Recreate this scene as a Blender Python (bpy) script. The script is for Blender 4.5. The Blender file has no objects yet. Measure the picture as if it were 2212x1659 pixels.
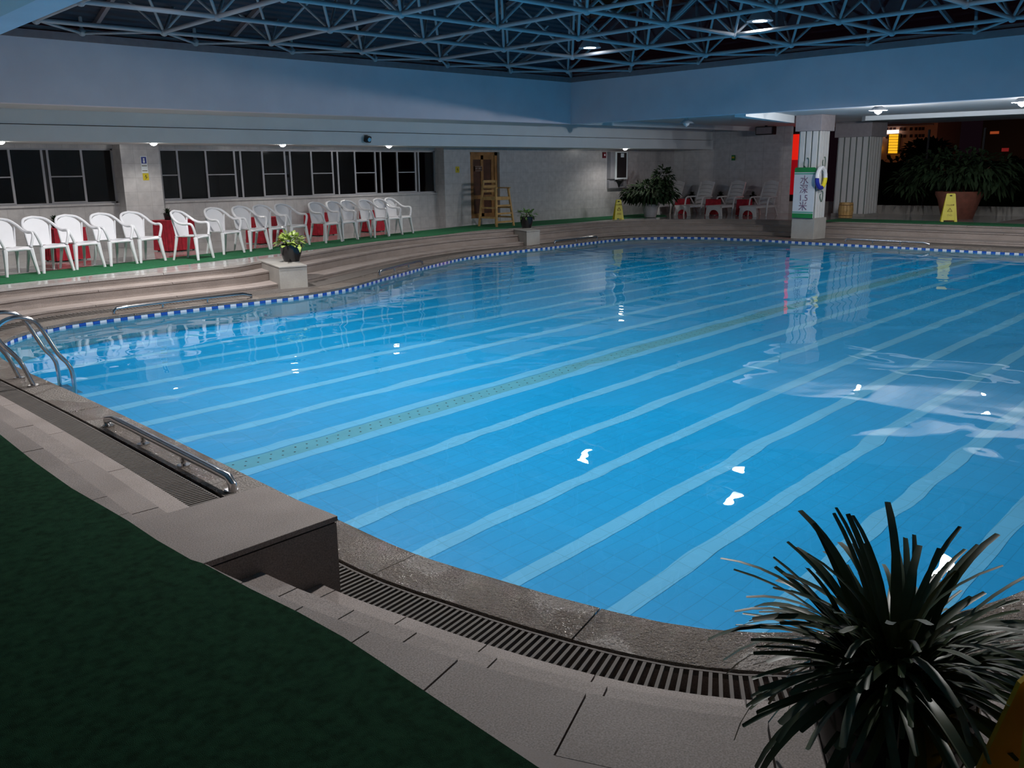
import bpy, bmesh, math, random
import numpy as np
from mathutils import Vector, Matrix, geometry
random.seed(7)
R=math.radians
S=bpy.context.scene; COL=S.collection
# ------------------------------------------------------------------ camera
F_PX=1917.03; PITCH=.236942; ROLL=-.0115977; AZ=.815657; EYE=1.58
def cam_axes():
    p,r,a=PITCH,ROLL,AZ
    fw=Vector((math.cos(a)*math.cos(p),math.sin(a)*math.cos(p),-math.sin(p)))
    rt=Vector((math.sin(a),-math.cos(a),0)); up=rt.cross(fw)
    return rt*math.cos(r)+up*math.sin(r), -rt*math.sin(r)+up*math.cos(r), fw
RT,UP,FW=cam_axes()
cd=bpy.data.cameras.new('camera'); cam=bpy.data.objects.new('camera',cd); COL.objects.link(cam)
cd.sensor_width=36; cd.sensor_fit='HORIZONTAL'; cd.lens=F_PX/2212*36; cd.clip_start=.05; cd.clip_end=400
cam.matrix_world=Matrix(((RT.x,UP.x,-FW.x,0),(RT.y,UP.y,-FW.y,0),(RT.z,UP.z,-FW.z,EYE),(0,0,0,1)))
S.camera=cam
def at(px,py,axis,val):
    """world point of the photograph's pixel on the plane x|y|z = val"""
    d=FW+RT*((px-1106)/F_PX)-UP*((py-829.5)/F_PX)
    o=Vector((0,0,EYE)); return o+d*((val-o[axis])/d[axis])
# ------------------------------------------------------------------ world, exposure
w=bpy.data.worlds.new('night'); S.world=w; w.use_nodes=True
w.node_tree.nodes['Background'].inputs[0].default_value=(.10,.045,.075,1)
w.node_tree.nodes['Background'].inputs[1].default_value=.045
S.view_settings.view_transform='Standard'; S.view_settings.look='None'
S.view_settings.gamma=1; S.view_settings.use_curve_mapping=False
S.view_settings.exposure=-0.12
cy=S.cycles
cy.use_denoising=True
try: cy.denoiser='OPENIMAGEDENOISE'
except Exception: pass
cy.max_bounces=7; cy.diffuse_bounces=3; cy.glossy_bounces=3; cy.transmission_bounces=6; cy.transparent_max_bounces=8
cy.sample_clamp_indirect=3.0; cy.sample_clamp_direct=0; cy.caustics_refractive=True; cy.caustics_reflective=False
cy.blur_glossy=.6
cy.use_light_tree=True
# ------------------------------------------------------------------ levels (metres)
Z1,Z2,ZC,ZW,ZB=-.13,-.30,-.38,-.45,-1.95
# ------------------------------------------------------------------ lamps' places
HIGH=[(15.0,13.4,4.08,.48),(15.3,9.5,4.18,.44),(14.6,5.05,4.1,.44),(6.05,13.4,4.16,.85),(6.1,9.4,4.12,1.1),(6.1,4.75,4.12,1.0)]
LOWP=[(20.3,9.46,2.78,1),(20.3,6.5,2.78,1),(20.2,14.6,2.72,0),(20.3,3.2,2.78,1)]
HIGH_W=1600; LOW_W=200
# ------------------------------------------------------------------ materials
MATS={}
def new_mat(n):
    m=bpy.data.materials.new(n); m.use_nodes=True; return m,m.node_tree,m.node_tree.nodes['Principled BSDF']
def mat(n,c,rough=.5,metal=0,var=.08,scale=8,bump=0,bscale=60,spec=.5,emit=None,estr=0,trans=0,coat=0):
    if n in MATS: return MATS[n]
    m,t,b=new_mat(n); L=t.links
    b.inputs['Roughness'].default_value=rough; b.inputs['Metallic'].default_value=metal
    b.inputs['Specular IOR Level'].default_value=spec; b.inputs['Coat Weight'].default_value=coat
    tc=t.nodes.new('ShaderNodeTexCoord')
    if var:
        nz=t.nodes.new('ShaderNodeTexNoise'); nz.inputs['Scale'].default_value=scale; nz.inputs['Detail'].default_value=5
        L.new(tc.outputs['Object'],nz.inputs['Vector'])
        cr=t.nodes.new('ShaderNodeValToRGB')
        cr.color_ramp.elements[0].position=.3; cr.color_ramp.elements[1].position=.7
        cr.color_ramp.elements[0].color=[max(0,x*(1-var)) for x in c]+[1]; cr.color_ramp.elements[1].color=[min(1,x*(1+var)) for x in c]+[1]
        L.new(nz.outputs['Fac'],cr.inputs['Fac']); L.new(cr.outputs['Color'],b.inputs['Base Color'])
    else: b.inputs['Base Color'].default_value=(*c,1)
    if bump:
        n2=t.nodes.new('ShaderNodeTexNoise'); n2.inputs['Scale'].default_value=bscale; n2.inputs['Detail'].default_value=4
        L.new(tc.outputs['Object'],n2.inputs['Vector'])
        bp=t.nodes.new('ShaderNodeBump'); bp.inputs['Strength'].default_value=bump; bp.inputs['Distance'].default_value=.02
        L.new(n2.outputs['Fac'],bp.inputs['Height']); L.new(bp.outputs['Normal'],b.inputs['Normal'])
    if emit: b.inputs['Emission Color'].default_value=(*emit,1); b.inputs['Emission Strength'].default_value=estr
    MATS[n]=m; return m
def granite(n,c,rough,speck=.35,wet=False):
    m,t,b=new_mat(n); L=t.links; N=t.nodes
    g=N.new('ShaderNodeNewGeometry')
    a=N.new('ShaderNodeTexNoise'); a.inputs['Scale'].default_value=170; a.inputs['Detail'].default_value=3
    d=N.new('ShaderNodeTexNoise'); d.inputs['Scale'].default_value=2.6; d.inputs['Detail'].default_value=5
    L.new(g.outputs['Position'],a.inputs['Vector']); L.new(g.outputs['Position'],d.inputs['Vector'])
    r=N.new('ShaderNodeValToRGB'); r.color_ramp.elements[0].position=.3; r.color_ramp.elements[1].position=.7
    r.color_ramp.elements[0].color=[x*(1-speck) for x in c]+[1]; r.color_ramp.elements[1].color=[min(1,x*(1+speck*.8)) for x in c]+[1]
    L.new(a.outputs['Fac'],r.inputs['Fac'])
    r2=N.new('ShaderNodeValToRGB'); r2.color_ramp.elements[0].position=.3; r2.color_ramp.elements[1].position=.7
    r2.color_ramp.elements[0].color=(.78,.77,.76,1); r2.color_ramp.elements[1].color=(1,1,1,1)
    L.new(d.outputs['Fac'],r2.inputs['Fac'])
    mx=N.new('ShaderNodeMix'); mx.data_type='RGBA'; mx.blend_type='MULTIPLY'; mx.inputs[0].default_value=1
    L.new(r.outputs['Color'],mx.inputs[6]); L.new(r2.outputs['Color'],mx.inputs[7])
    L.new(mx.outputs[2],b.inputs['Base Color']); b.inputs['Roughness'].default_value=rough
    if wet:   # splash water standing in patches on the stone
        p=N.new('ShaderNodeTexNoise'); p.inputs['Scale'].default_value=1.7; p.inputs['Detail'].default_value=2
        L.new(g.outputs['Position'],p.inputs['Vector'])
        pr=N.new('ShaderNodeValToRGB'); pr.color_ramp.elements[0].position=.50; pr.color_ramp.elements[1].position=.60
        pr.color_ramp.elements[0].color=(.05,.05,.05,1); pr.color_ramp.elements[1].color=(.55,.55,.55,1)
        L.new(p.outputs['Fac'],pr.inputs['Fac']); L.new(pr.outputs['Color'],b.inputs['Roughness'])
        h=N.new('ShaderNodeTexNoise'); h.inputs['Scale'].default_value=75; h.inputs['Detail'].default_value=2
        L.new(g.outputs['Position'],h.inputs['Vector'])
        bp=N.new('ShaderNodeBump'); bp.inputs['Strength'].default_value=1; bp.inputs['Distance'].default_value=.016
        L.new(h.outputs['Fac'],bp.inputs['Height']); L.new(bp.outputs['Normal'],b.inputs['Normal'])
    MATS[n]=m; return m
G_DRY=granite('granite_dry',(.325,.277,.255),.7,.42)
G_LIGHT=granite('granite_polished',(.46,.43,.41),.16,.2)
G_WET=granite('granite_wet',(.175,.15,.13),.3,.35,True)
G_DARK=granite('granite_riser',(.27,.225,.20),.65)
M_FLOOR=granite('floor_tile_polished',(.56,.55,.54),.09,.1)
def two_finish(m,a,ra,rb,y0):
    t=m.node_tree; N=t.nodes; L=t.links; b=N['Principled BSDF']; g=N.new('ShaderNodeNewGeometry'); s=N.new('ShaderNodeSeparateXYZ'); L.new(g.outputs['Position'],s.inputs[0])
    c=N.new('ShaderNodeMath'); c.operation='GREATER_THAN'; c.inputs[1].default_value=y0; L.new(s.outputs[1],c.inputs[0])
    r_=N.new('ShaderNodeMapRange'); r_.inputs[3].default_value=ra; r_.inputs[4].default_value=rb; L.new(c.outputs[0],r_.inputs[0]); L.new(r_.outputs[0],b.inputs['Roughness'])
    mx=N.new('ShaderNodeMix'); mx.data_type='RGBA'; mx.blend_type='MULTIPLY'; mx.inputs[7].default_value=(*a,1); mx.inputs[0].default_value=1
    src=b.inputs['Base Color'].links[0].from_socket; L.new(src,mx.inputs[6]); m2=N.new('ShaderNodeMix'); m2.data_type='RGBA'; L.new(c.outputs[0],m2.inputs[0]); L.new(mx.outputs[2],m2.inputs[6]); L.new(src,m2.inputs[7]); L.new(m2.outputs[2],b.inputs['Base Color'])
two_finish(M_FLOOR,(.58,.50,.47),.7,.09,9.0)   # honed granite on the near terrace, polished tile on the far one
def wall_mat(n,c,w,h,rough=.3,mort=.004,dark=.75):
    m,t,b=new_mat(n); L=t.links; N=t.nodes
    g=N.new('ShaderNodeNewGeometry'); sp=N.new('ShaderNodeSeparateXYZ'); L.new(g.outputs['Position'],sp.inputs[0])
    ad=N.new('ShaderNodeMath'); ad.operation='ADD'; L.new(sp.outputs[0],ad.inputs[0]); L.new(sp.outputs[1],ad.inputs[1])
    cb=N.new('ShaderNodeCombineXYZ'); L.new(ad.outputs[0],cb.inputs[0]); L.new(sp.outputs[2],cb.inputs[1])
    br=N.new('ShaderNodeTexBrick'); br.offset=0; br.inputs['Scale'].default_value=1; br.inputs['Mortar Size'].default_value=mort
    br.inputs['Brick Width'].default_value=w; br.inputs['Row Height'].default_value=h
    br.inputs['Color1'].default_value=(*c,1); br.inputs['Color2'].default_value=(*[x*.93 for x in c],1); br.inputs['Mortar'].default_value=(*[x*dark for x in c],1)
    L.new(cb.outputs[0],br.inputs['Vector'])
    nz=N.new('ShaderNodeTexNoise'); nz.inputs['Scale'].default_value=7; nz.inputs['Detail'].default_value=6; L.new(g.outputs['Position'],nz.inputs['Vector'])
    r2=N.new('ShaderNodeValToRGB'); r2.color_ramp.elements[0].position=.35; r2.color_ramp.elements[1].position=.65
    r2.color_ramp.elements[0].color=(.84,.84,.85,1); r2.color_ramp.elements[1].color=(1,1,1,1); L.new(nz.outputs['Fac'],r2.inputs['Fac'])
    mx=N.new('ShaderNodeMix'); mx.data_type='RGBA'; mx.blend_type='MULTIPLY'; mx.inputs[0].default_value=1
    L.new(br.outputs['Color'],mx.inputs[6]); L.new(r2.outputs['Color'],mx.inputs[7]); L.new(mx.outputs[2],b.inputs['Base Color'])
    b.inputs['Roughness'].default_value=rough; MATS[n]=m; return m
M_WALL=wall_mat('wall_tiles',(.62,.61,.62),.3,.3)
M_PAINT=mat('white_paint',(.76,.82,.86),.7,var=.03,scale=2)
M_BEAM=mat('beam_paint',(.90,.87,.97),.75,var=.04,scale=1.5)
M_RING=mat('ring_beam_paint',(.30,.25,.27),.6,var=.1)
M_TUBE=mat('truss_paint',(.44,.46,.50),.4,var=.05)
M_PLASTIC=mat('white_plastic',(.80,.80,.83),.28,var=.02)
M_PLASTIC2=mat('lounger_plastic',(.72,.71,.72),.35,var=.05)
M_RED=mat('red_cloth',(.42,.012,.03),.7,var=.25,scale=12)
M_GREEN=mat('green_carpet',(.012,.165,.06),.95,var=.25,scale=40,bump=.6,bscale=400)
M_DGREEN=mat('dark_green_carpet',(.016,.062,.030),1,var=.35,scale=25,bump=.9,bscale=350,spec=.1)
M_STEEL=mat('stainless_steel',(.62,.61,.62),.17,metal=1,var=.05)
M_ALU=mat('aluminium_frame',(.42,.42,.45),.42,metal=.3,var=.05)
M_WOOD=mat('varnished_wood',(.36,.17,.055),.4,var=.3,scale=5)
M_WOODD=mat('dark_door_panel',(.10,.035,.018),.4,var=.3,scale=6)
M_WOODL=mat('pale_wood',(.50,.31,.12),.5,var=.2,scale=9)
M_YEL=mat('yellow_plastic',(.78,.66,.03),.4,var=.05)
M_BLACKPOT=mat('black_glaze',(.012,.012,.014),.15,var=.1)
M_BLACK=mat('black_matt',(.012,.012,.014),.5,var=.1)
M_SOIL=mat('soil',(.03,.02,.014),1,var=.4,scale=30)
M_TERRA=mat('terracotta',(.22,.075,.05),.8,var=.2,scale=6)
M_LEAF=mat('leaf_dark',(.022,.042,.018),.75,spec=.2,var=.5,scale=3)
M_LEAFB=mat('leaf_bright',(.30,.40,.09),.45,var=.5,scale=14)
M_LEAFM=mat('leaf_mid',(.10,.20,.05),.5,var=.4,scale=8)
M_BLADE=mat('leaf_blade',(.06,.09,.036),.42,var=.5,scale=4)
M_CONC=granite('plinth_stone',(.40,.385,.36),.55,.18)
M_TBLUE=mat('tile_blue',(.020,.075,.36),.12,var=.1,scale=20)
M_TWHITE=mat('tile_white',(.62,.64,.70),.12,var=.05,scale=20)
M_TBLUE_D=M_TBLUE
def tile_floor(n,c,w=.25):
    m,t,b=new_mat(n); L=t.links; N=t.nodes
    g=N.new('ShaderNodeNewGeometry'); br=N.new('ShaderNodeTexBrick'); br.offset=0
    br.inputs['Scale'].default_value=1; br.inputs['Mortar Size'].default_value=.0035; br.inputs['Brick Width'].default_value=w; br.inputs['Row Height'].default_value=w/2
    br.inputs['Color1'].default_value=(*c,1); br.inputs['Color2'].default_value=(*[x*.95 for x in c],1); br.inputs['Mortar'].default_value=(*[x*.80 for x in c],1)
    L.new(g.outputs['Position'],br.inputs['Vector']); L.new(br.outputs['Color'],b.inputs['Base Color']); b.inputs['Roughness'].default_value=.4
    MATS[n]=m; return m
M_POOL=tile_floor('pool_blue_tile',(.002,.385,.80))
M_STRIPE=tile_floor('pool_stripe_tile',(.16,.56,.90))
M_PWALL=tile_floor('pool_wall_tile',(.20,.58,.68),.2)
M_CHAN=mat('channel_grille',(.12,.42,.55),.5,var=.05)
def water_mat():
    m=bpy.data.materials.new('pool_water'); m.use_nodes=True; t=m.node_tree; N=t.nodes; L=t.links
    b=N['Principled BSDF']; b.inputs['Base Color'].default_value=(.78,.975,1,1); b.inputs['Roughness'].default_value=0
    b.inputs['IOR'].default_value=1.333; b.inputs['Transmission Weight'].default_value=1
    g=N.new('ShaderNodeNewGeometry')
    a=N.new('ShaderNodeTexNoise'); a.inputs['Scale'].default_value=.85; a.inputs['Detail'].default_value=1.2; a.inputs['Distortion'].default_value=.5
    c=N.new('ShaderNodeTexNoise'); c.inputs['Scale'].default_value=3.2; c.inputs['Detail'].default_value=1
    L.new(g.outputs['Position'],a.inputs['Vector']); L.new(g.outputs['Position'],c.inputs['Vector'])
    ml=N.new('ShaderNodeMath'); ml.operation='MULTIPLY_ADD'; ml.inputs[1].default_value=.05
    L.new(c.outputs['Fac'],ml.inputs[0]); L.new(a.outputs['Fac'],ml.inputs[2])
    bp=N.new('ShaderNodeBump'); bp.inputs['Strength'].default_value=1; bp.inputs['Distance'].default_value=WAVE
    L.new(ml.outputs[0],bp.inputs['Height']); L.new(bp.outputs['Normal'],b.inputs['Normal'])
    return m
WAVE=.022
def glass_mat(n,tint,refl=.5):
    m=bpy.data.materials.new(n); m.use_nodes=True; t=m.node_tree; N=t.nodes; L=t.links
    N.remove(N['Principled BSDF']); o=N['Material Output']
    tr=N.new('ShaderNodeBsdfTransparent'); tr.inputs[0].default_value=(*tint,1)
    gl=N.new('ShaderNodeBsdfGlossy'); gl.inputs['Roughness'].default_value=.02
    fr=N.new('ShaderNodeFresnel'); fr.inputs['IOR'].default_value=1.5
    mu=N.new('ShaderNodeMath'); mu.operation='MULTIPLY'; mu.inputs[1].default_value=refl*2; L.new(fr.outputs[0],mu.inputs[0])
    mx=N.new('ShaderNodeMixShader'); L.new(mu.outputs[0],mx.inputs[0]); L.new(tr.outputs[0],mx.inputs[1]); L.new(gl.outputs[0],mx.inputs[2]); L.new(mx.outputs[0],o.inputs[0])
    MATS[n]=m; return m
M_GLASS=glass_mat('window_glass',(.62,.62,.64),.6)
M_GLASSR=glass_mat('roof_glass',(.45,.45,.5),.04)
def emit_mat(n,c,s):
    m=bpy.data.materials.new(n); m.use_nodes=True; b=m.node_tree.nodes['Principled BSDF']
    b.inputs['Base Color'].default_value=(0,0,0,1); b.inputs['Emission Color'].default_value=(*c,1); b.inputs['Emission Strength'].default_value=s; MATS[n]=m; return m
M_BULB=emit_mat('lamp_glow',(.93,.95,1),40); M_BULBL=emit_mat('low_lamp_glow',(.93,.95,1),140)
M_DOWN=emit_mat('downlight_glow',(1,.96,.9),60)
# ------------------------------------------------------------------ mesh builder
class MB:
    def __init__(s): s.v=[]; s.f=[]
    def add(s,vs,fs):
        k=len(s.v); s.v+= [tuple(v) for v in vs]; s.f+=[tuple(i+k for i in f) for f in fs]; return s
    def box(s,c,d,rz=0,M=None):
        x,y,z=[q/2 for q in d]; vs=[Vector((i*x,j*y,k*z)) for k in(-1,1) for j in(-1,1) for i in(-1,1)]
        m=M if M is not None else Matrix.Rotation(rz,3,'Z')
        vs=[m@v+Vector(c) for v in vs]
        return s.add(vs,[(0,2,3,1),(4,5,7,6),(0,1,5,4),(2,6,7,3),(0,4,6,2),(1,3,7,5)])
    def bb(s,a,b): return s.box([(a[i]+b[i])/2 for i in range(3)],[abs(b[i]-a[i]) for i in range(3)])
    def bar(s,p,q,w,h,up=(0,0,1)):
        p,q=Vector(p),Vector(q); d=(q-p); l=d.length; d.normalize(); u=Vector(up)
        if abs(d.dot(u))>.98: u=Vector((0,1,0))
        sd=d.cross(u).normalized(); u=sd.cross(d)
        M=Matrix((d,sd,u)).transposed(); return s.box((p+q)/2,(l,w,h),M=M)
    def cyl(s,p,q,r0,r1=None,n=12,cap=True):
        r1=r0 if r1 is None else r1; p,q=Vector(p),Vector(q); d=(q-p).normalized()
        u=d.orthogonal().normalized(); w=d.cross(u); vs=[]
        for c,r in((p,r0),(q,r1)):
            for i in range(n):
                a=2*math.pi*i/n; vs.append(c+u*r*math.cos(a)+w*r*math.sin(a))
        fs=[(i,(i+1)%n,n+(i+1)%n,n+i) for i in range(n)]
        if cap: fs+=[tuple(range(n))[::-1],tuple(range(n,2*n))]
        return s.add(vs,fs)
    def tube(s,pts,r,n=8,close=False):
        pts=[Vector(p) for p in pts]; m=len(pts); rs=r if isinstance(r,(list,tuple)) else [r]*m
        vs=[]; u=None
        for i,p in enumerate(pts):
            a=pts[i-1] if (i>0 or close) else p; b=pts[(i+1)%m] if (i<m-1 or close) else p
            d=(b-a).normalized()
            if u is None: u=d.orthogonal().normalized()
            u=(u-d*u.dot(d)).normalized(); w=d.cross(u)
            for k in range(n):
                t=2*math.pi*k/n; vs.append(p+(u*math.cos(t)+w*math.sin(t))*rs[i])
        fs=[]
        for i in range(m if close else m-1):
            j=(i+1)%m
            for k in range(n): fs.append((i*n+k,i*n+(k+1)%n,j*n+(k+1)%n,j*n+k))
        if not close: fs+=[tuple(range(n))[::-1],tuple(range((m-1)*n,m*n))]
        return s.add(vs,fs)
    def lathe(s,prof,c=(0,0,0),n=20,sq=1):
        vs=[];m=len(prof); c=Vector(c)
        for r,z in prof:
            for k in range(n):
                t=2*math.pi*k/n; vs.append(c+Vector((r*math.cos(t),r*math.sin(t)*sq,z)))
        fs=[(i*n+k,i*n+(k+1)%n,(i+1)*n+(k+1)%n,(i+1)*n+k) for i in range(m-1) for k in range(n)]
        if prof[0][0]>1e-4: fs.append(tuple(range(n))[::-1])
        if prof[-1][0]>1e-4: fs.append(tuple(range((m-1)*n,m*n)))
        return s.add(vs,fs)
    def prism(s,poly,z0,z1):
        n=len(poly); area=sum(poly[i][0]*poly[(i+1)%n][1]-poly[(i+1)%n][0]*poly[i][1] for i in range(n))
        if area<0: poly=poly[::-1]
        vs=[(x,y,z0) for x,y in poly]+[(x,y,z1) for x,y in poly]
        return s.add(vs,[tuple(range(n))[::-1],tuple(range(n,2*n))]+[(i,(i+1)%n,n+(i+1)%n,n+i) for i in range(n)])
    def mesh(s,name):
        m=bpy.data.meshes.new(name); m.from_pydata([tuple(v) for v in s.v],[],s.f); m.validate(); m.update(); return m
    def build(s,name,material,parent=None,smooth=False,bevel=0,loc=None):
        m=s.mesh(name); m.materials.append(material)
        if smooth:
            m.shade_smooth()
            try: m.set_sharp_from_angle(angle=R(40))
            except Exception: pass
        o=bpy.data.objects.new(name,m); COL.objects.link(o)
        if parent is not None: o.parent=parent
        if loc is not None: o.location=loc
        if bevel:
            b=o.modifiers.new('bevel','BEVEL'); b.width=bevel; b.segments=2; b.limit_method='ANGLE'
        return o
def tag(o,label=None,cat=None,group=None,kind=None):
    if label: o['label']=label
    if cat: o['category']=cat
    if group: o['group']=group
    if kind: o['kind']=kind
    return o
def thing(name,label,cat,loc=(0,0,0),rz=0,group=None):
    o=bpy.data.objects.new(name,None); COL.objects.link(o); o.location=loc; o.rotation_euler=(0,0,rz); o.empty_display_size=.1
    return tag(o,label,cat,group)
def struct(o): o['kind']='structure'; return o
def dup(root,loc,rz,label,group=None,sc=None):
    r=root.copy(); COL.objects.link(r); r.location=loc; r.rotation_euler=(0,0,rz); r['label']=label
    if group: r['group']=group
    if sc: r.scale=(sc,sc,sc)
    for ch in list(root.children):
        c=ch.copy(); COL.objects.link(c); c.parent=r
        for g in ch.children:
            d=g.copy(); COL.objects.link(d); d.parent=c
    return r
def text_mesh(body,size,name='lettering',depth=.002,align='CENTER'):
    cu=bpy.data.curves.new(name,'FONT'); cu.body=body; cu.size=size; cu.extrude=depth; cu.align_x=align; cu.align_y='CENTER'
    o=bpy.data.objects.new(name,cu); COL.objects.link(o)
    bpy.context.view_layer.update(); dg=bpy.context.evaluated_depsgraph_get()
    me=bpy.data.meshes.new_from_object(o.evaluated_get(dg)); bpy.data.objects.remove(o); return me
def put_text(body,size,material,M,parent=None,name='lettering',depth=.002):
    me=text_mesh(body,size,name,depth); me.materials.clear(); me.materials.append(material)
    o=bpy.data.objects.new(name,me); COL.objects.link(o)
    if parent is not None: o.parent=parent
    o.matrix_local=M; return o
def face_mat(origin,right,up):
    r=Vector(right).normalized(); u=Vector(up).normalized(); n=r.cross(u)
    return Matrix(((r.x,u.x,n.x,origin[0]),(r.y,u.y,n.y,origin[1]),(r.z,u.z,n.z,origin[2]),(0,0,0,1)))
# ================================================================== POOL OUTLINE
CP=[(2.55,4.2,1.17),(2.54,5.5,1.13),(2.53,7.2,1.13),(2.50,8.7,1.13),(2.46,10,1.13),(2.50,11.1,1.15),(2.78,12,1.2),(3.3,12.6,1.35),(4,12.93,1.45),(5.4,13.05,1.47),(6.8,13.04,1.6),(7.7,13.06,1.8),(8.6,13.32,1.9),(9.74,13.98,1.75),(10.9,14.65,1.7),(12.3,15.42,1.6),(13.6,16,1.45),(15,16.35,1.4),(16.9,16.5,1.25),(18.6,16.72,1.2),(19.8,16.85,1.2),(20.8,16.75,1.3),(21.6,16.3,1.5),(22.15,15.5,1.8),(22.4,14.5,2.1),(22.48,13,2.35),(22.5,11.5,2.45),(22.55,10,2.5),(22.56,8.5,2.6),(22.58,6.8,2.7),(22.5,5,2.7),(22,3.4,2.5),(21,2.2,2.2),(19.4,1.4,1.8),(17,1.1,1.4),(13,1,1.2),(9,1,1.15),(6.5,1,1.15),(5.2,1.03,1.15),(4.36,1.14,1.17),(3.7,1.38,1.2),(3.23,1.72,1.22),(2.97,2.05,1.22),(2.8,2.5,1.22),(2.68,3,1.22),(2.58,3.5,1.20)]
def catmull(P,k=24):
    P=np.array(P,float); n=len(P); out=[]
    for i in range(n):
        a,b,c,d=P[i-1],P[i],P[(i+1)%n],P[(i+2)%n]
        for j in range(k):
            t=j/k; out.append(.5*((2*b)+(-a+c)*t+(2*a-5*b+4*c-d)*t*t+(-a+3*b-3*c+d)*t**3))
    return np.array(out)
raw=catmull(CP)
seg=np.hypot(*(np.roll(raw,-1,0)-raw)[:,:2].T); cum=np.concatenate([[0],np.cumsum(seg)]); LEN=cum[-1]
NP=int(round(LEN/.1/2))*2
rc=np.vstack([raw,raw[:1]]); ss=np.linspace(0,LEN,NP+1)[:-1]
POOL=np.stack([np.interp(ss,cum,rc[:,i]) for i in range(3)],1)
tan=np.roll(POOL,-2,0)[:,:2]-np.roll(POOL,2,0)[:,:2]
for _ in range(6): tan=(np.roll(tan,1,0)+tan+np.roll(tan,-1,0))/3
tan/=np.linalg.norm(tan,axis=1)[:,None]; NRM=np.stack([-tan[:,1],tan[:,0]],1); WID=POOL[:,2]
def ring(fr,extra=0.0):
    """outline offset outwards by a fraction of the step flight's width"""
    return POOL[:,:2]+NRM*(WID*fr+extra)[:,None]
FR_CO,FR_GI,FR_T1=.255,.525,.785
R_P,R_CO,R_GI,R_T1,R_T0=ring(0),ring(FR_CO),ring(FR_GI),ring(FR_T1),ring(1)
def strip(mb,A,za,B,zb,flip=False,idx=None,close=True):
    n=len(A); idx=list(range(n)) if idx is None else idx
    vs=[(A[i%n][0],A[i%n][1],za) for i in idx]+[(B[i%n][0],B[i%n][1],zb) for i in idx]; m=len(idx)
    fs=[]
    for k in range(m if close else m-1):
        j=(k+1)%m; f=(k,j,m+j,m+k); fs.append(f[::-1] if flip else f)
    return mb.add(vs,fs)
# ================================================================== FLOOR (terrace)
X0,X1,Y0,Y1=-4.5,30.9,-5.5,24.6
def floor_with_hole(zz,hole,x0,x1,y0,y1):
    outer=[Vector((x,y,zz)) for x,y in((x0,y0),(x1,y0),(x1,y1),(x0,y1))]
    inner=[Vector((p[0],p[1],zz)) for p in hole]
    tri=geometry.tessellate_polygon([outer,inner]); pts=outer+inner
    mb=MB(); fs=[]
    for t in tri:
        a,b,c=[pts[i] for i in t]
        if (b-a).cross(c-a).z<0: t=(t[0],t[2],t[1])
        fs.append(tuple(t))
    mb.add(pts,fs); return mb
EDGE_IN=ring(1,.30)
sub=slice(None,None,3)
fl=floor_with_hole(0,EDGE_IN[sub],X0,X1,Y0,Y1)
floor=struct(fl.build('floor',M_FLOOR))
rz=MB()
strip(rz,R_T0,-.03,R_T0,Z1-.03); strip(rz,R_T1,Z1-.03,R_T1,Z2-.03); strip(rz,R_GI,Z2-.03,R_GI,ZC-.12); strip(rz,R_CO,ZC-.12,R_CO,ZC-.02,True)
strip(rz,R_GI,ZC-.12,R_CO,ZC-.12)
rz.build('riser',granite('granite_riser_light',(.33,.28,.255),.65),floor)
gap=.0035
def slab_ring(name,inner,outer,ztop,th,material,lens):
    """stone slabs in a ring, each an object of its own"""
    i=0; prev=None
    while i<NP:
        step=lens(POOL[i]); j=min(i+step,NP)
        if NP-j<step//2: j=NP
        ks=sorted(set([i]+list(range(i,j,max(1,(j-i)//4)))+[j]))
        A=[Vector(inner[k%NP]) for k in ks]; B=[Vector(outer[k%NP]) for k in ks]
        t0=(A[1]-A[0]).normalized()*gap; t1=(A[-1]-A[-2]).normalized()*gap
        A[0]+=t0;B[0]+=t0;A[-1]-=t1;B[-1]-=t1
        dz=random.uniform(-.0012,.0012); m=len(ks); zt=ztop+dz
        vs=[(p.x,p.y,zt) for p in A]+[(p.x,p.y,zt) for p in B]+[(p.x,p.y,ztop-th) for p in A]+[(p.x,p.y,ztop-th) for p in B]
        fs=[]
        for k in range(m-1):
            fs+=[(k,k+1,m+k+1,m+k)[::-1] if False else (m+k,m+k+1,k+1,k),(2*m+k,2*m+k+1,3*m+k+1,3*m+k),(k,k+1,2*m+k+1,2*m+k),(3*m+k,3*m+k+1,m+k+1,m+k)]
        fs+=[(0,2*m,3*m,m),(m-1,2*m-1,4*m-1,3*m-1)]
        mb=MB(); mb.add(vs,fs); me=mb.mesh(name)
        bm=bmesh.new(); bm.from_mesh(me); bmesh.ops.recalc_face_normals(bm,faces=bm.faces); bm.to_mesh(me); bm.free()
        me.materials.append(material(POOL[i]) if callable(material) else material); o=bpy.data.objects.new(name,me); COL.objects.link(o); o.parent=floor
        i=j
near=lambda p: p[1]<4.3 and p[0]<4.6
L1=lambda p: 3 if near(p) else 11
L2=lambda p: 4 if near(p) else 12
LC=lambda p: 11 if near(p) else 13
slab_ring('edge_slab',ring(1,-.02),EDGE_IN,0.0,.035,lambda p:G_LIGHT if p[1]>11 and p[0]<9 else G_DRY,L1)
slab_ring('tread_slab',ring(FR_T1,-.02),ring(1,.005),Z1,.03,G_DRY,L1)
slab_ring('lower_tread_slab',ring(FR_GI,-.010),ring(FR_T1,.005),Z2,.03,G_DRY,L2)
slab_ring('coping_stone',ring(0,-.012),ring(FR_CO,-.012),ZC,.035,G_WET,LC)
# ------------------------------------------------------------------ pool basin
pb=MB(); strip(pb,R_P,ZC-.035,R_P,ZB)
basin=struct(pb.build('pool_basin',M_PWALL))
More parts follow.
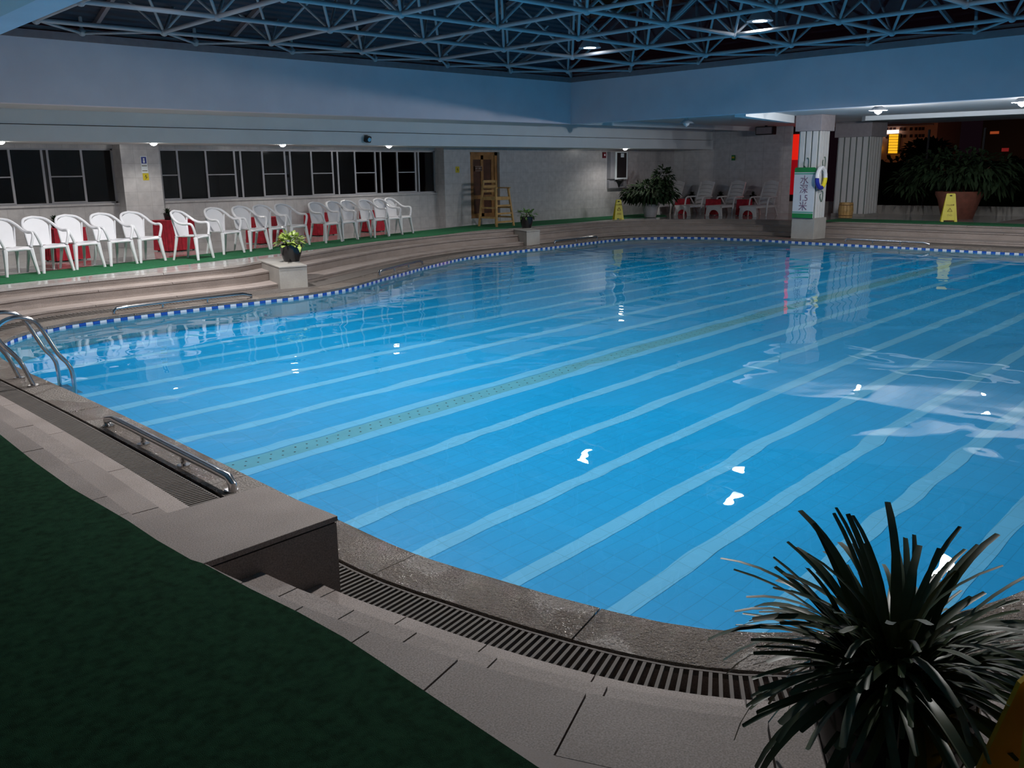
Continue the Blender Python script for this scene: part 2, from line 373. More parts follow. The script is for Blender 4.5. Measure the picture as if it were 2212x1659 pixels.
# bottom
BH=[(float(p[0]),float(p[1])) for p in R_P[::4]]
bt=MB(); n=len(BH); tri=geometry.tessellate_polygon([[Vector((x,y,0)) for x,y in BH]])
fs=[]
for t in tri:
    a,b,c=[Vector((*BH[i],0)) for i in t]
    fs.append(tuple(t) if (b-a).cross(c-a).z>0 else (t[0],t[2],t[1]))
bt.add([(x,y,ZB) for x,y in BH],fs); bottom=bt.build('pool_floor',M_POOL,basin)
SLOPE=.038; CY=6.979
def clip_x(f):
    """x-interval(s) of the line y=f(x) inside the pool"""
    xs=[];P=R_P;v=[p[1]-f(p[0]) for p in P]
    for i in range(NP):
        j=(i+1)%NP
        if v[i]*v[j]<0: t=v[i]/(v[i]-v[j]); xs.append(P[i][0]+(P[j][0]-P[i][0])*t)
    return min(xs)+.01,max(xs)-.01
def stripe(yc,wd,name,material,z=ZB+.004):
    f=lambda x: yc+SLOPE*x
    try: a,b=clip_x(f)
    except ValueError: return
    mb=MB(); k=8
    vs=[];
    for i in range(k+1):
        x=a+(b-a)*i/k; vs+=[(x,f(x)-wd/2,z),(x,f(x)+wd/2,z)]
    mb.add(vs,[(2*i,2*i+2,2*i+3,2*i+1) for i in range(k)]); return mb.build(name,material,basin),a,b,f
for k in range(-9,14):
    if k==0: continue
    yc=CY+math.copysign(.19+(abs(k)-1)*.731,k)
    if k>0: yc+=.02
    stripe(yc,.15,'lane_stripe',M_STRIPE)
ch=stripe(CY,.245,'channel_cover',M_CHAN,ZB+.006)
hm=MB(); a,b,f=ch[1:]
x=a+.1
while x<b-.1:
    for dy in(-.05,.05):
        xx=x+(.06 if dy>0 else 0); hm.cyl((xx,f(xx)+dy,ZB+.007),(xx,f(xx)+dy,ZB+.009),.011,n=6)
    x+=.125
tag(hm.build('channel_hole',M_BLACK,basin),kind='stuff')
# waterline tiles
def tile_obj(i,th=.008):
    j=(i+1)%NP; a,b=Vector(R_P[i]),Vector(R_P[j]); t=(b-a).normalized()*.002; a+=t;b-=t
    nn=-Vector(NRM[i]); a2=a+nn*th; b2=b+nn*th; z0,z1=ZC-.14,ZC-.036
    vs=[(*a,z0),(*b,z0),(*b,z1),(*a,z1),(*a2,z0),(*b2,z0),(*b2,z1),(*a2,z1)]
    return vs,[(4,5,6,7)[::-1],(0,1,5,4)[::-1],(3,7,6,2)[::-1],(0,4,7,3)[::-1],(1,2,6,5)[::-1]]
def vis(i):
    p=Vector((R_P[i][0],R_P[i][1],ZC)); d=p-Vector((0,0,EYE)); zf=d.dot(FW)
    if zf<=0: return None
    x=1106+F_PX*d.dot(RT)/zf; facing=Vector((-NRM[i][0],-NRM[i][1])).dot(-Vector((p.x,p.y)))>0
    j=(i+1)%NP; ln=abs(Vector(R_P[j]-R_P[i]).dot(Vector((RT.x,RT.y)).normalized()))/zf
    return ln if (-40<x<2260 and facing) else None
sc=[(vis(i) or 0,i) for i in range(NP)]; sc.sort(reverse=True)
own={i for v,i in sc[:596] if v>0}
own_b=[i for i in own if i%2==0][:298]; own_w=[i for i in own if i%2==1][:298]; own=set(own_b)|set(own_w)
rest=[MB(),MB()]
for i in range(NP):
    vs,fs=tile_obj(i)
    if i in own:
        mb=MB(); mb.add(vs,fs); mb.build('blue_tile' if i%2==0 else 'white_tile',M_TBLUE if i%2==0 else M_TWHITE,basin)
    else: rest[i%2].add(vs,fs)
tag(rest[0].build('blue_tile_run',M_TBLUE,basin),kind='stuff'); tag(rest[1].build('white_tile_run',M_TWHITE,basin),kind='stuff')
# water
wt=MB(); n=len(BH); fs=[]
for t in tri:
    a_,b_,c_=[Vector((*BH[i],0)) for i in t]
    fs.append(tuple(t) if (b_-a_).cross(c_-a_).z>0 else (t[0],t[2],t[1]))
wt.add([(x,y,ZW) for x,y in BH],fs)
water=wt.build('pool_water',water_mat()); tag(water,'clear blue pool water with gentle ripples filling the whole free-form pool','water',kind='stuff')
try:
    water.cycles.is_caustics_caster=True
    for o in [bottom,basin]+[c for c in basin.children]: o.cycles.is_caustics_receiver=True
except Exception as e: print('caustics',e)
water.data.shade_smooth()
# ================================================================== WALLS AND CEILING
YF=18.75
XO0,XO1,YO0,YO1=2.44,18.6,.66,17.3          # the skylight opening in the ceiling
ZBM,ZS,ZRG=2.78,2.92,3.86
M_CEIL=mat('ceiling_paint',(.70,.71,.72),.75,var=.03,scale=1)
c=MB()
c.bb((X0,Y0,ZBM),(XO0-.25,Y1,ZBM+.1)); c.bb((XO0-.25,Y0,ZBM),(XO1,YO0-.25,ZBM+.1)); c.bb((XO0-.25,YO1+.25,ZBM),(XO1+.25,YF,ZBM+.1))
struct(c.build('ceiling',M_CEIL))
c=MB(); c.bb((XO1+.25,Y0,ZS),(X1,YF,ZS+.1)); struct(c.build('ceiling',M_CEIL))
# upstand beams round the opening
for nm,a,b in [('trim_1',(XO0,YO1,ZBM),(XO1,YO1+.25,ZRG)),('trim_2',(XO1,YO0-.25,ZBM),(XO1+.25,YO1+.25,ZRG)),('trim_3',(XO0-.25,YO0-.25,ZBM),(XO0,YO1+.25,ZRG)),('trim_4',(XO0,YO0-.25,ZBM),(XO1,YO0,ZRG))]:
    struct(MB().bb(a,b).build(nm,M_BEAM))
q=.03
for nm,a,b in [('trim_5',(XO0,YO1-q,ZRG),(XO1+.2,YO1+.2,ZRG+.13)),('trim_6',(XO1-q,YO0,ZRG),(XO1+.2,YO1-q,ZRG+.13)),('trim_7',(XO0-.2,YO0,ZRG),(XO0+q,YO1+.2,ZRG+.13)),('trim_8',(XO0,YO0-.2,ZRG),(XO1+.2,YO0+q,ZRG+.13)),
               ('trim_9',(XO0,YO1+.05,ZRG+.16),(XO1+.2,YO1+.13,ZRG+.22)),('trim_10',(XO1+.05,YO0,ZRG+.16),(XO1+.13,YO1+.2,ZRG+.22))]:
    struct(MB().bb(a,b).build(nm,M_RING))
# left (window) side: lowered strip of ceiling with downlights, its fascia in two steps
YW,YP,YF=20.35,20.0,18.75
struct(MB().bb((X0,YF,2.20),(27.9,Y1,2.30)).build('ceiling',M_CEIL))
struct(MB().bb((X0,YF-.03,2.20),(27.9,YF,2.50)).build('trim_11',M_PAINT))
struct(MB().bb((X0,YF-.0,2.515),(27.9,YF+.03,ZS+.1)).build('trim_12',M_PAINT))
# window wall: sill wall, head, piers
XL0,XL1,XR0,XR1=2.2,7.38,8.39,16.30; ZSI,ZHE=.97,2.12
ww=MB()
ww.bb((X0,YW,0),(XL0,YW+.2,2.2))
for a,b in((XL0,XL1),(XR0,XR1)):
    ww.bb((a,YW,0),(b,YW+.2,ZSI)); ww.bb((a,YW,ZHE),(b,YW+.2,2.2))
struct(ww.build('wall_left',M_WALL))
pr=MB(); pr.bb((XL1,YP-.05,0),(XR0-.18,YW+.2,2.2)); pr.bb((XR0-.18,YW-.02,0),(XR0,YW+.2,2.2)); struct(pr.build('wall_left_pier',M_WALL))
pr=MB(); pr.bb((XR1,YP,0),(17.27,YW+.2,2.2)); pr.bb((17.27,YP,2.09),(18.42,YW+.2,2.2)); pr.bb((17.27,YP,0),(18.42,YW+.2,.20)); pr.bb((18.42,YP,0),(27.9,YW+.2,2.2))
struct(pr.build('wall_left_end',M_WALL))
for nm,a,b in [('baseboard_left',X0,XL1),('baseboard_left_middle',XR0,XR1)]:
    struct(MB().bb((a,YW-.012,0),(b,YW,.30)).build(nm,M_WALL))
struct(MB().bb((18.42,YP-.012,0),(27.6,YP,.33)).build('baseboard_left_end',M_WALL))
# sill stones
for nm,a,b in (('trim_13',XL0,XL1),('trim_14',XR0,XR1)): struct(MB().bb((a,YW-.03,ZSI-.035),(b,YW+.2,ZSI)).build(nm,M_WALL))
# windows
def window(name,x0,x1,mull,sash):
    t=bpy.data.objects.new(name,None); COL.objects.link(t); t.location=(x0,YW+.06,ZSI); struct(t)
    H=ZHE-ZSI; L=x1-x0
    for a,b in [((0,0,0),(L,.06,.035)),((0,0,H-.035),(L,.06,H)),((0,0,0),(.04,.06,H)),((L-.04,0,0),(L,.06,H))]: MB().bb(a,b).build('window_frame',M_ALU,t)
    for m_ in mull: MB().bb((m_-x0-.022,-.005,.03),(m_-x0+.022,.055,H-.03)).build('mullion',M_ALU,t)
    for a,b in sash:
        MB().bb((a-x0,.0,H*.5-.012),(b-x0,.03,H*.5+.012)).build('glazing_bar',M_ALU,t)
        MB().bb((a-x0,-.012,.03),(b-x0,.0,.06)).build('sash_rail',M_ALU,t)
    ed=sorted([x0+.02]+list(mull)+[x1-.02])
    for a,b in zip(ed[:-1],ed[1:]):
        if b-a<.12: MB().bb((a-x0,.01,.03),(b-x0,.04,H-.03)).build('sash_stile',M_BLACK,t); continue
        MB().bb((a-x0+.015,.025,.03),(b-x0-.015,.031,H-.03)).build('pane',M_GLASS,t)
    return t
window('window_1',XL0,XL1,[2.9,3.6,4.3,4.95,5.34,5.95,6.06,6.73],[(2.2,2.9),(3.6,4.3),(4.95,5.34),(6.06,6.73)])
window('window_2',XR0,XR1,[8.81,9.49,10.2,10.36,10.93,11.54,11.69,12.29,12.91,13.07,13.6,14.25,14.43,14.98,15.60,15.71],[(8.39,8.81),(9.49,10.2),(10.93,11.54),(12.29,12.91),(13.6,14.25),(14.98,15.60)])
# rooms behind the windows
M_ROOM=mat('room_paint',(.30,.29,.27),.8,var=.05)
r=MB(); r.bb((X0,Y1-.1,0),(27.9,Y1,2.9)); r.bb((7.7,YW+.2,0),(7.8,Y1-.1,2.2)); r.bb((11.1,22.2,0),(11.2,Y1-.1,2.2)); r.bb((8.0,23.2,0),(11.1,23.3,2.2)); r.bb((27.8,YW+.2,0),(27.9,Y1,2.9))
struct(r.build('wall_back_room',M_ROOM))
t=thing('round_table','dark glass table seen through the middle windows','table',(9.6,21.8,0))
MB().cyl((0,0,.98),(0,0,1.0),.75,n=28).build('tabletop',M_BLACK,t)
for k in range(3):
    a=k*2.1+.4; MB().cyl((.5*math.cos(a),.5*math.sin(a),0),(.45*math.cos(a),.45*math.sin(a),.98),.02,n=8).build('leg',M_BLACK,t)
MB().tube([(.47*math.cos(a),.47*math.sin(a),.45) for a in [i*.314 for i in range(20)]],.012,6,True).build('stretcher',M_BLACK,t)
t=thing('notice_board','pale printed notice standing behind the third window of the row','notice',(11.95,21.0,1.05))
MB().bb((-.12,0,.0),(.12,.02,.40)).build('lower_sheet',M_PAINT,t); MB().bb((-.12,0,.48),(.12,.02,.95)).build('upper_sheet',M_PAINT,t); MB().bb((-.015,.02,-1.05),(.015,.04,.95)).build('post',M_BLACK,t)
# door
dt=bpy.data.objects.new('door_1',None); COL.objects.link(dt); dt.location=(17.27,YP+.1,.20); struct(dt)
for a,b in [((0,0,0),(.11,.05,1.89)),((1.04,0,0),(1.15,.05,1.89)),((0,0,1.80),(1.15,.05,1.89))]: MB().bb(a,b).build('door_frame',M_WOOD,dt)
for a,b in [((.11,.03,0),(.22,.07,1.8)),((.52,.03,0),(.62,.07,1.8)),((.93,.03,0),(1.04,.07,1.8)),((.22,.03,0),(.93,.07,.13)),((.22,.03,.55),(.93,.07,.66)),((.22,.03,1.68),(.93,.07,1.8))]: MB().bb(a,b).build('door_rail',M_WOOD,dt)
for a,b in [((.22,.05,.13),(.52,.07,.55)),((.62,.05,.13),(.93,.07,.55)),((.22,.05,.66),(.52,.07,1.68)),((.62,.05,.66),(.93,.07,1.68))]: MB().bb(a,b).build('door_panel',M_WOODD,dt)
MB().cyl((.56,.0,.95),(.56,.03,.95),.025,n=10).build('door_handle',M_STEEL,dt)
t=thing('door_plate','small dark name plate with pale lettering on the wooden door','sign',(17.68,YP+.115,1.62))
MB().bb((-.14,-.008,-.07),(.14,.008,.07)).build('plate',M_WOODD,t)
M_LET=mat('pale_lettering',(.65,.5,.45),.6,var=0)
put_text('员工通道',.06,M_LET,face_mat((0,-.010,0),(1,0,0),(0,0,1)),t)
for z_ in(-.062,.062): MB().bb((-.135,-.011,z_-.004),(.135,-.008,z_+.004)).build('border_line',M_LET,t)
# far wall behind the loungers
fw=MB(); fw.prism([(27.0,20.0),(28.05,17.4),(28.62,16.25),(28.9,16.4),(28.4,17.6),(27.4,20.3)],0,ZS)
struct(fw.build('wall_far',M_WALL))
struct(MB().bb((XO1+.25,17.3,ZS-.14),(27.9,17.45,ZS)).build('trim_15',M_PAINT))
# beam running to the first column
struct(MB().prism([(18.85,11.95),(22.95,13.0),(22.85,13.15),(18.85,12.25)],ZBM-.05,ZS).build('trim_16',M_PAINT))
# right side: outer beam, parapet, glazed screen
struct(MB().prism([(24.9,11.95),(26.9,-5),(27.2,-5),(25.2,12.2)],2.80,ZS).build('trim_17',M_PAINT))
struct(MB().prism([(29.72,13.9),(30.52,9.34),(30.9,-5),(31.2,-5),(30.8,9.34),(30.0,13.9)],0,.285).build('wall_right',M_CONC))
struct(MB().prism([(28.62,16.25),(29.72,13.9),(30.0,13.9),(28.9,16.4)],0,.40).build('wall_right_corner',M_CONC))
gw=bpy.data.objects.new('window_3',None); COL.objects.link(gw); gw.location=(30.72,9.34,.285); struct(gw)
for yy in (-7.5,-5.6,-3.7,-1.9,-.05,1.4,3.0): MB().bb((-.025+ (-.16*yy if yy>0 else -.026*yy),yy-.03,0),(.025+(-.16*yy if yy>0 else -.026*yy),yy+.03,2.4)).build('mullion',M_BLACK,gw)
for zz,rr in ((1.62,.018),(.98,.010),(.74,.010),(.12,.010)): MB().cyl((0.05,-8,zz),(0.0,0,zz),rr,n=8).build('rail',M_STEEL,gw)
# red lit opening beyond the far wall
M_REDL=emit_mat('red_light_panel',(1,.02,.008),.72); M_REDD=emit_mat('red_light_panel_dim',(.75,.008,.02),.28); M_REDO=emit_mat('orange_light_panel',(1,.07,.02),.6)
rd=bpy.data.objects.new('door_2',None); COL.objects.link(rd); rd.location=(29.0,16.05,.30); struct(rd)
MB().bb((0,.10,1.5),(.02,.52,2.36)).build('panel',M_REDL,rd); MB().bb((0,.10,0.32),(.02,.52,1.44)).build('lower_panel',M_REDD,rd); MB().bb((0,-.10,.9),(.02,.03,2.2)).build('side_panel',M_REDO,rd); MB().bb((-.01,-.10,1.44),(.0,.52,1.5)).build('rail',M_REDD,rd)
for yy in(-.14,.06): MB().bb((-.03,yy-.025,0),(.03,yy+.025,2.6)).build('door_frame',M_BLACK,rd)
MB().bb((-.03,-.14,2.36),(.03,.55,2.6)).build('door_frame',M_BLACK,rd); MB().bb((-.03,-.14,0),(.03,.55,.32)).build('door_frame',M_BLACK,rd)
l=bpy.data.lights.new('red_glow','AREA'); l.energy=2.5; l.size=.4; l.color=(1,.05,.03); o=bpy.data.objects.new('red_glow',l); COL.objects.link(o); o.location=(28.9,15.95,1.3); o.rotation_euler=(0,R(90),R(0))
# walls closing the hall behind the camera and on the near side
struct(MB().bb((X0-.2,Y0,0),(X0,Y1,ZBM)).build('wall_near',M_PAINT)); struct(MB().bb((X0,Y0-.2,0),(X1,Y0,ZS)).build('wall_rear',M_PAINT))
# ================================================================== SPACE FRAME
sf=thing('space_frame','white tubular steel space frame spanning the roof opening above the pool','roof truss',((XO0+XO1)/2,(YO0+YO1)/2,4.0))
P0=2.075; ZT0,ZT1=4.0,5.35
BX=[17.37-P0*k for k in range(8)]; BY=[16.25-P0*k for k in range(8)]
TX=[BX[0]+P0/2-P0*k for k in range(9)]; TY=[BY[0]+P0/2-P0*k for k in range(9)]
o0=Vector(sf.location); TUBES={}
def tube_mesh(r):
    if r not in TUBES: m=MB().cyl((0,0,0),(0,0,1),r,n=8,cap=False).mesh('tube'); m.materials.append(M_TUBE); m.shade_smooth(); TUBES[r]=m
    return TUBES[r]
def member(name,p,q,r):
    p,q=Vector(p)-o0,Vector(q)-o0; o=bpy.data.objects.new(name,tube_mesh(r)); COL.objects.link(o); o.parent=sf
    d=q-p; o.location=p; o.rotation_mode='QUATERNION'; o.rotation_quaternion=d.to_track_quat('Z','Y'); o.scale=(1,1,d.length)
nm=bpy.data.meshes.new('node'); b_=bmesh.new(); bmesh.ops.create_uvsphere(b_,u_segments=10,v_segments=6,radius=.075); b_.to_mesh(nm); b_.free(); nm.materials.append(M_TUBE); nm.shade_smooth()
def node(p): o=bpy.data.objects.new('node',nm); COL.objects.link(o); o.parent=sf; o.location=Vector(p)-o0
rb,rt_,rd_=.038,.034,.027
for i,x in enumerate(BX):
    for j,y in enumerate(BY):
        node((x,y,ZT0))
        if i<7: member('bottom_chord',(x,y,ZT0),(BX[i+1],y,ZT0),rb)
        if j<7: member('bottom_chord',(x,y,ZT0),(x,BY[j+1],ZT0),rb)
        for a in(0,1):
            for b in(0,1): member('diagonal',(x,y,ZT0),(TX[i+a],TY[j+b],ZT1),rd_)
for i,x in enumerate(TX):
    for j,y in enumerate(TY):
        node((x,y,ZT1))
        if i<8: member('top_chord',(x,y,ZT1),(TX[i+1],y,ZT1),rt_)
        if j<8: member('top_chord',(x,y,ZT1),(x,TY[j+1],ZT1),rt_)
YR,XR=YO1-.02,XO1-.0
for i,x in enumerate(TX[1:-1]):
    member('post',(x,YR,ZRG+.13),(x,TY[0],ZT1),.033); node((x,YR,ZRG+.16))
    member('edge_brace',(x,YR,ZRG+.14),(BX[i],BY[0],ZT0),.025); member('edge_brace',(x,YR,ZRG+.14),(BX[i+1],BY[0],ZT0),.025)
for j,y in enumerate(TY[1:-1]):
    member('post',(XR,y,ZRG+.13),(TX[0],y,ZT1),.033); node((XR,y,ZRG+.16))
    member('edge_brace',(XR,y,ZRG+.14),(BX[0],BY[j],ZT0),.025); member('edge_brace',(XR,y,ZRG+.14),(BX[0],BY[j+1],ZT0),.025)
member('post',(XR,YR,ZRG+.13),(TX[0],TY[0],ZT1),.04); member('edge_brace',(XR,YR,ZRG+.14),(BX[0],BY[0],ZT0),.03)
# roof: ribbed metal sheet over the left slope, glazing on the right slope
M_SHEET=mat('ribbed_sheet',(.055,.06,.085),.6,metal=.2,var=.06)
RZ0=ZRG+.28; RD=(XO1-XO0)/2; xm,ym=(XO0+XO1)/2,YO1+.35-RD; RZ1=RZ0+RD*.34
rs=MB(); nr=46
def roof_line(t): # across the left slope from eave to ridge, clipped by the hips
    y=YO1+.35+(ym-YO1-.35)*t; z=RZ0+(RZ1-RZ0)*t; return (XO0-.2+(xm-XO0+.2)*t,XO1+.35+(xm-XO1-.35)*t,y,z)
for k in range(nr):
    for s_,e_,dz in((k/nr,(k+.5)/nr,0),((k+.5)/nr,(k+.62)/nr,.05),((k+.62)/nr,(k+.9)/nr,.05),((k+.9)/nr,(k+1)/nr,0)):
        pass
    a=roof_line(k/nr); b=roof_line((k+.5)/nr); c_=roof_line((k+.6)/nr); d=roof_line((k+.92)/nr); e=roof_line((k+1)/nr); h=.035
    pts=[(a,0),(b,0),(c_,h),(d,h),(e,0)]
    vs=[];
    for p,hh in pts: vs+=[(p[0],p[2],p[3]+hh),(p[1],p[2],p[3]+hh)]
    rs.add(vs,[(2*i,2*i+1,2*i+3,2*i+2) for i in range(4)])
struct(rs.build('ceiling_roof_sheet',M_SHEET))
pur=MB()
for x in [XO0+1.2+2.6*k for k in range(6)]:
    t=min((x-XO0)/(xm-XO0),(XO1-x)/(XO1-xm)); a=roof_line(0); b=roof_line(max(.02,t*.98)); pur.bar((x,a[2],a[3]-.05),(x,b[2],b[3]-.05),.07,.09)
struct(pur.build('trim_18',M_RING))
gl=MB(); gl.add([(XO1+.35,YO0,RZ0),(XO1+.35,YO1+.35,RZ0),(xm,ym,RZ1),(xm,YO0,RZ1)],[(0,1,2,3)]); struct(gl.build('window_4',M_GLASSR))
gb=MB()
for k in range(8):
    y=YO0+1+k*1.9; t=min(1,(YO1+.35-y)/(YO1+.35-ym)); gb.bar((XO1+.35,y,RZ0-.04),(XO1+.35+(xm-XO1-.35)*t,y,RZ0+(RZ1-RZ0)*t-.04),.05,.08)
struct(gb.build('trim_19',M_RING))
nr_=MB(); nr_.add([(XO0-.25,YO0-.3,RZ0),(xm,YO0-.3,RZ1),(xm,ym,RZ1),(XO0-.2,YO1+.35,RZ0)],[(0,1,2,3)]); nr_.add([(XO0-.25,YO0-.3,RZ0),(XO1+.35,YO0-.3,RZ0),(xm,YO0-.3,RZ1)],[(0,1,2)]); struct(nr_.build('ceiling_roof_near',M_SHEET))
# ================================================================== CARPETS
def carpet(name,poly,label,m,z=.012):
    o=MB().prism(poly,.001,z).build(name,m); tag(o,label,'carpet'); return o
carpet('carpet',[(3.2,14.8),(4.4,15.0),(5.76,15.3),(6.33,15.47),(8.83,16.2),(9.42,16.38),(11.1,16.95),(12.0,17.25),(12.9,17.42),(13.4,17.5),(13.9,17.6),(14.82,17.85),(16.3,18.3),(17.2,18.2),(18.34,18.4),(21.84,18.75),(22.9,18.65),(24.4,18.3),(25.2,19.0),(25.4,19.98),(18.4,19.985),(17.3,19.99),(14.78,19.25),(12.13,18.48),(9.58,17.7),(6.95,16.98),(5.32,16.48),(3.9,16.08),(3.0,15.85)],'bright green carpet runner on the far terrace under the white armchairs',M_GREEN)
carpet('carpet',[(24.72,13.0),(25.02,11.9),(25.22,11.15),(25.46,7.8),(25.5,3),(26.5,3),(26.54,8),(26.5,11.8),(26.25,13.2)],'narrow green carpet strip along the right terrace edge below the big planter',M_GREEN)
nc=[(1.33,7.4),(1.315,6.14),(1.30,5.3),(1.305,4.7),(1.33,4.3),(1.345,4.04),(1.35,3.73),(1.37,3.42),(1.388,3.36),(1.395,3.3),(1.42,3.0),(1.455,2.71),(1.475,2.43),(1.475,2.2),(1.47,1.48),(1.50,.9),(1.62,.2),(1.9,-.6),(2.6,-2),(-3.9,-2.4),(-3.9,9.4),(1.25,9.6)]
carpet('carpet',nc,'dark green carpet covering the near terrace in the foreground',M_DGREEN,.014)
# ================================================================== DRAIN GRATE
gr=thing('drain_grate','pale slotted overflow grate between the wet coping and the lower step','drain grate',(2.2,3.0,ZC))
M_GRATE=mat('grate_plastic',(.15,.135,.125),.8,spec=.2,var=.06)
GA=ring(FR_GI,-.012); GB=ring(FR_CO,.022); og=Vector(gr.location)
arc=[i for i in range(NP)]
def pt(A,s):
    s=s%NP; i=int(s); f=s-i; a=A[i]; b=A[(i+1)%NP]; return Vector((a[0]+(b[0]-a[0])*f,a[1]+(b[1]-a[1])*f,0))
bars=MB(); cnt=0; s=0; cand=[]
step=.031/(LEN/NP)
while s<NP:
    p=pt(GA,s)
    if p.x<4.6 and p.y<11: cand.append((p.length if p.y>1.2 or p.x<3.2 else p.length+30,s))
    s+=step
cand.sort(); keep=cand[:296]; restb=cand[296:]
for dd,s in keep:
    a,b=pt(GA,s),pt(GB,s); m=MB().bar((a.x-og.x,a.y-og.y,-.010),(b.x-og.x,b.y-og.y,-.010),.0145,.02); m.build('bar',M_GRATE,gr)
m=MB()
for dd,s in restb: a,b=pt(GA,s),pt(GB,s); m.bar((a.x-og.x,a.y-og.y,-.010),(b.x-og.x,b.y-og.y,-.010),.0145,.02)
tag(m.build('bar_run',M_GRATE,gr),kind='stuff')
for A,nm in((GA,'inner_rail'),(GB,'outer_rail')):
    m=MB(); k=0
    for i in range(0,NP,2):
        p,q=pt(A,i),pt(A,i+2)
        m.bar((p.x-og.x,p.y-og.y,-.011),(q.x-og.x,q.y-og.y,-.011),.012,.024)
    m.build(nm,M_GRATE,gr)
m=MB()
for i in range(0,NP,4):
    p=pt(GA,i)
    if p.x<4.6 and p.y<11: continue
    for k in range(8):
        a,b=pt(GA,i+k*.5),pt(GB,i+k*.5); m.bar((a.x-og.x,a.y-og.y,-.010),(b.x-og.x,b.y-og.y,-.010),.02,.02)
tag(m.build('far_bar_run',M_GRATE,gr),kind='stuff')
# ================================================================== LAMPS
def spot(loc,wt,size,blend,rad,name='lamp_light',col=(1,.97,.95)):
    l=bpy.data.lights.new(name,'SPOT'); l.energy=wt; l.spot_size=size; l.spot_blend=blend; l.shadow_soft_size=rad; l.color=col
    o=bpy.data.objects.new(name,l); COL.objects.link(o); o.location=loc
    try: l.cycles.is_caustics_light=True
    except Exception as e: print(e)
    return o
def pendant(x,y,z,on,r,label,group,wt,ztop,low=False):
    t=thing('pendant_lamp',label,'lamp',(x,y,z),0,group)
    hh=.42 if low else 1
    m=MB(); m.lathe([(r,0),(r*.96,.02*hh),(r*.55,.16*hh),(r*.28,.25*hh),(r*.22,.36*hh),(.001,.37*hh)],n=24)
    m.lathe([(r*.94,.003),(r*.5,.15*hh),(r*.2,.22*hh)],n=24); m.build('lamp_shade',M_SHADE,t,True)
    c=MB(); c.cyl((0,0,.36*hh),(0,0,max(.36*hh+.01,ztop-z)),.012,n=6); c.build('cord',M_BLACK,t)
    b=MB(); b.lathe([(.001,-.09),(r*.33,-.05),(r*.45,0.0),(r*.3,.05),(.001,.07)] if low else [(.001,-.01),(r*.55,.0),(r*.7,.03),(r*.5,.1),(.001,.14)],n=16); b.build('bulb',(M_BULBL if low else M_BULB) if on else M_OFF,t,True)
    if on:
        o=spot((0,0,-.03),wt*on,R(142),.60,.12)
        if low:
            o.data.type='POINT'; o.location=(0,0,-.12); o.data.shadow_soft_size=.05
        o.parent=t
    return t
M_SHADE=mat('lamp_shade_metal',(.6,.62,.66),.35,metal=.2,var=.02); M_OFF=mat('unlit_bulb',(.7,.7,.72),.3,var=0)
HL=['second pendant from the roof corner, above the deep water','pendant lamp high under the space frame, right of the roof corner','pendant lamp above the near right water','pendant lamp at the top edge of the picture, far left','pendant lamp above the left side of the pool','pendant lamp above the near left pool edge']
HL[0]='bell shaped pendant lamp hanging left of centre just above the roof corner'; HL[1]='bell shaped pendant lamp hanging high right of the roof corner'
for (x,y,z,on),lb in zip(HIGH,HL): pendant(x,y,z,on,.24,lb,'pendant lamps under the space frame',HIGH_W,5.4)
LL=['glowing pendant lamp by the fluted columns under the right soffit','glowing pendant lamp at the right edge of the picture under the soffit','unlit pendant lamp under the soffit before the deck loungers','glowing pendant lamp far right beyond the picture edge']
for (x,y,z,on),lb in zip(LOWP,LL): pendant(x,y,z,on,.2,lb,'pendant lamps under the right soffit',LOW_W,2.92,True)
# ================================================================== PLINTHS (planter blocks standing in the step flight)
def plinth(name,quad,z0,z1,label,cap=True):
    cx=sum(p[0] for p in quad)/4; cyy=sum(p[1] for p in quad)/4
    t=thing(name,label,'plinth',(cx,cyy,z0)); q=[(x-cx,y-cyy) for x,y in quad]; h=z1-z0
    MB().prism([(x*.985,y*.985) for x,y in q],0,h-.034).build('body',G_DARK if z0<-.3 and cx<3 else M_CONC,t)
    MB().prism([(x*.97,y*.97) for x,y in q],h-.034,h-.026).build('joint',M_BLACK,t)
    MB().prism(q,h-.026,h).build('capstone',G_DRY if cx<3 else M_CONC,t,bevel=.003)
    return t
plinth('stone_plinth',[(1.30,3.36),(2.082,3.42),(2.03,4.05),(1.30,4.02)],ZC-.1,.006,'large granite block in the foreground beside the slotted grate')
plinth('stone_plinth',[(7.57,13.84),(8.06,13.74),(8.5,15.2),(7.98,15.4)],ZC,.004,'pale stone block under the potted bright green plant')
plinth('stone_plinth',[(16.53,16.93),(17.10,17.0),(17.55,18.1),(16.95,18.1)],ZC,.004,'pale stone block under the small black pot by the far steps')
